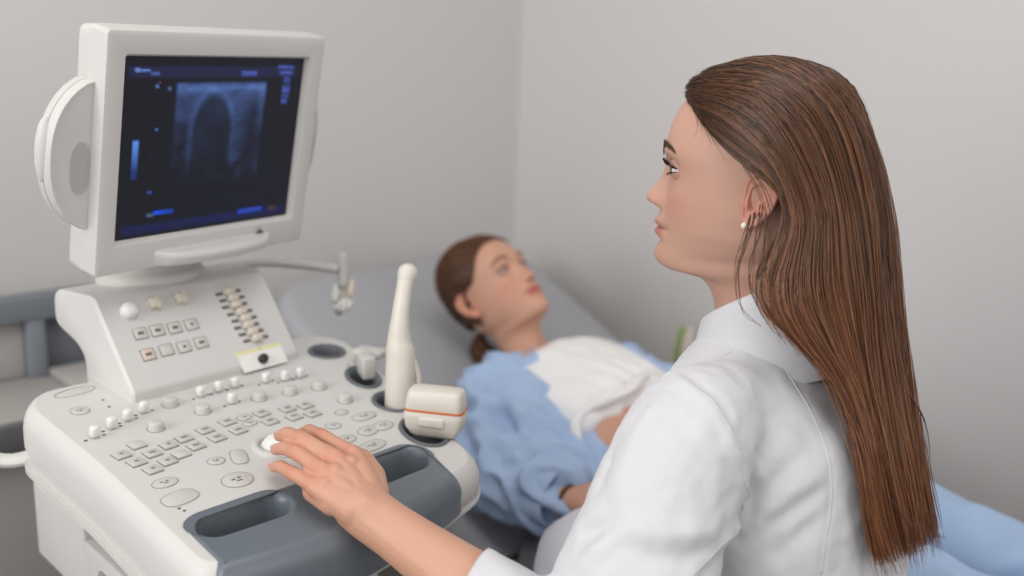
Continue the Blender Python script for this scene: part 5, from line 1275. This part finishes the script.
# front panel hanging open along her right side
pp = [A([1.200, 1.190, .710]), A([1.145, 1.10, .692]), A([1.110, 1.02, .660]), A([1.085, .95, .635]), A([1.060, .90, .615])]
bl.append(tube(catmull(pp, 30), [(.045, .016)]*6+[(.058, .016)]*6+[(.075, .018)]*18, 20, up=(.6, 0, 1)))
bl.append(skin_chain([(*(SHc*.4+SLp*.6), .062), (*SLp, .068), (*(SLp*.5+ELq*.5), .068), (*ELq, .064), (*(ELq*.3+WRq*.7), .050)], 6, 20))
bv_, bf_ = remesh(*join(*bl), .0045, 12, .5); n = vnormals(bv_, bf_)
P3 = bv_
FD_ = A([.25, -.80, -.45]); FD_ /= np.linalg.norm(FD_); FA_ = np.cross(FD_, [0, 0, 1.]); FA_ /= np.linalg.norm(FA_); FB_ = np.cross(FD_, FA_)
Q3 = np.column_stack([P3@FD_*8, P3@FA_*30+P3@FD_*5, P3@FB_*30])
dsp = .012*np.array([mnoise.noise(Vector(p)) for p in Q3])+.020*np.array([.5-1.9*abs(mnoise.noise(Vector((p[0]*1.25+4, p[1]*.8, p[2]*.8+2)))) for p in Q3])+.002*fbm(P3, 60, 2, 2.)
bv_ = bv_+n*dsp[:, None]; SHIRT = wput('blue_shirt', bv_, bf_, blue_m, PAT, angle=None)
# collar and cuff of the shirt
colq = []
for r_, h_ in ((.070, .000), (.068, .020), (.072, .034), (.080, .030), (.092, .006), (.094, .004), (.090, .000)):
    q = []
    for k in range(41):
        t = math.radians(50+260*k/40); c = nk*.55+SHc*.45+A([0, .012, -.012]); q.append(c+A([math.sin(t)*r_*1.25, -math.cos(t)*r_*.70-.35*h_*math.cos(t), h_*.8+.42*(-math.cos(t))*r_*.5]))
    colq.append(q)
v, f = loft(colq, cap=False, closed=False); wput('collar', v, f, blue_m, SHIRT, angle=None)
ax_ = (WRp-ELp)/np.linalg.norm(WRp-ELp); c0 = ELp*.20+WRp*.80; _, cN, cB = frames(A([c0-ax_*.02, c0, c0+ax_*.02])); cq = []
for d_, r_ in ((-.035, .053), (-.015, .052), (.010, .049), (.022, .047), (.025, .045), (.024, .042), (.010, .041), (-.012, .041)):
    wob = 1+.06*np.sin(3*aa+1)+.03*np.sin(5*aa); cq.append(c0+ax_*d_+np.outer(np.cos(aa)*r_*wob, cN[1])+np.outer(np.sin(aa)*r_*wob, cB[1]))
v, f = loft(cq, cap=False); wput('cuff', v, f, blue_m, SHIRT, angle=None)
v, f = tube(WRp+A([0, -.004, 0])+np.outer(np.cos(aa)*.0265, frames(A([WRp-ax_*.02, WRp, WRp+ax_*.02]))[1][1])+np.outer(np.sin(aa)*.0265, frames(A([WRp-ax_*.02, WRp, WRp+ax_*.02]))[2][1]), .0026, 8); wput('wristband', v, f, mat('dark_wristband', (70, 52, 44), .6, .3), PAT)
# trousers
tr = [oval_chain([PV+A([0, .055, 0]), PV, PV+A([0, -.10, .004])], [.158, .166, .160], [.088, .094, .092])]
for L_p in LEGS: tr.append(skin_chain([(x_, y_, z_, r_+.008) for x_, y_, z_, r_ in L_p], 5, 22))
v, f = remesh(*join(*tr), .0050, 10, .5); n = vnormals(v, f)
dsp = .007*np.array([mnoise.noise(Vector((p[0]*12+2, p[1]*16+p[0]*10, p[2]*12))) for p in v])+.006*np.array([1-2*abs(mnoise.noise(Vector((p[0]*14, p[1]*13+p[2]*10, p[2]*12+5)))) for p in v])
wput('trousers', sm_mesh(v+n*dsp[:, None], f, 1), f, trou_m, PAT, angle=None)
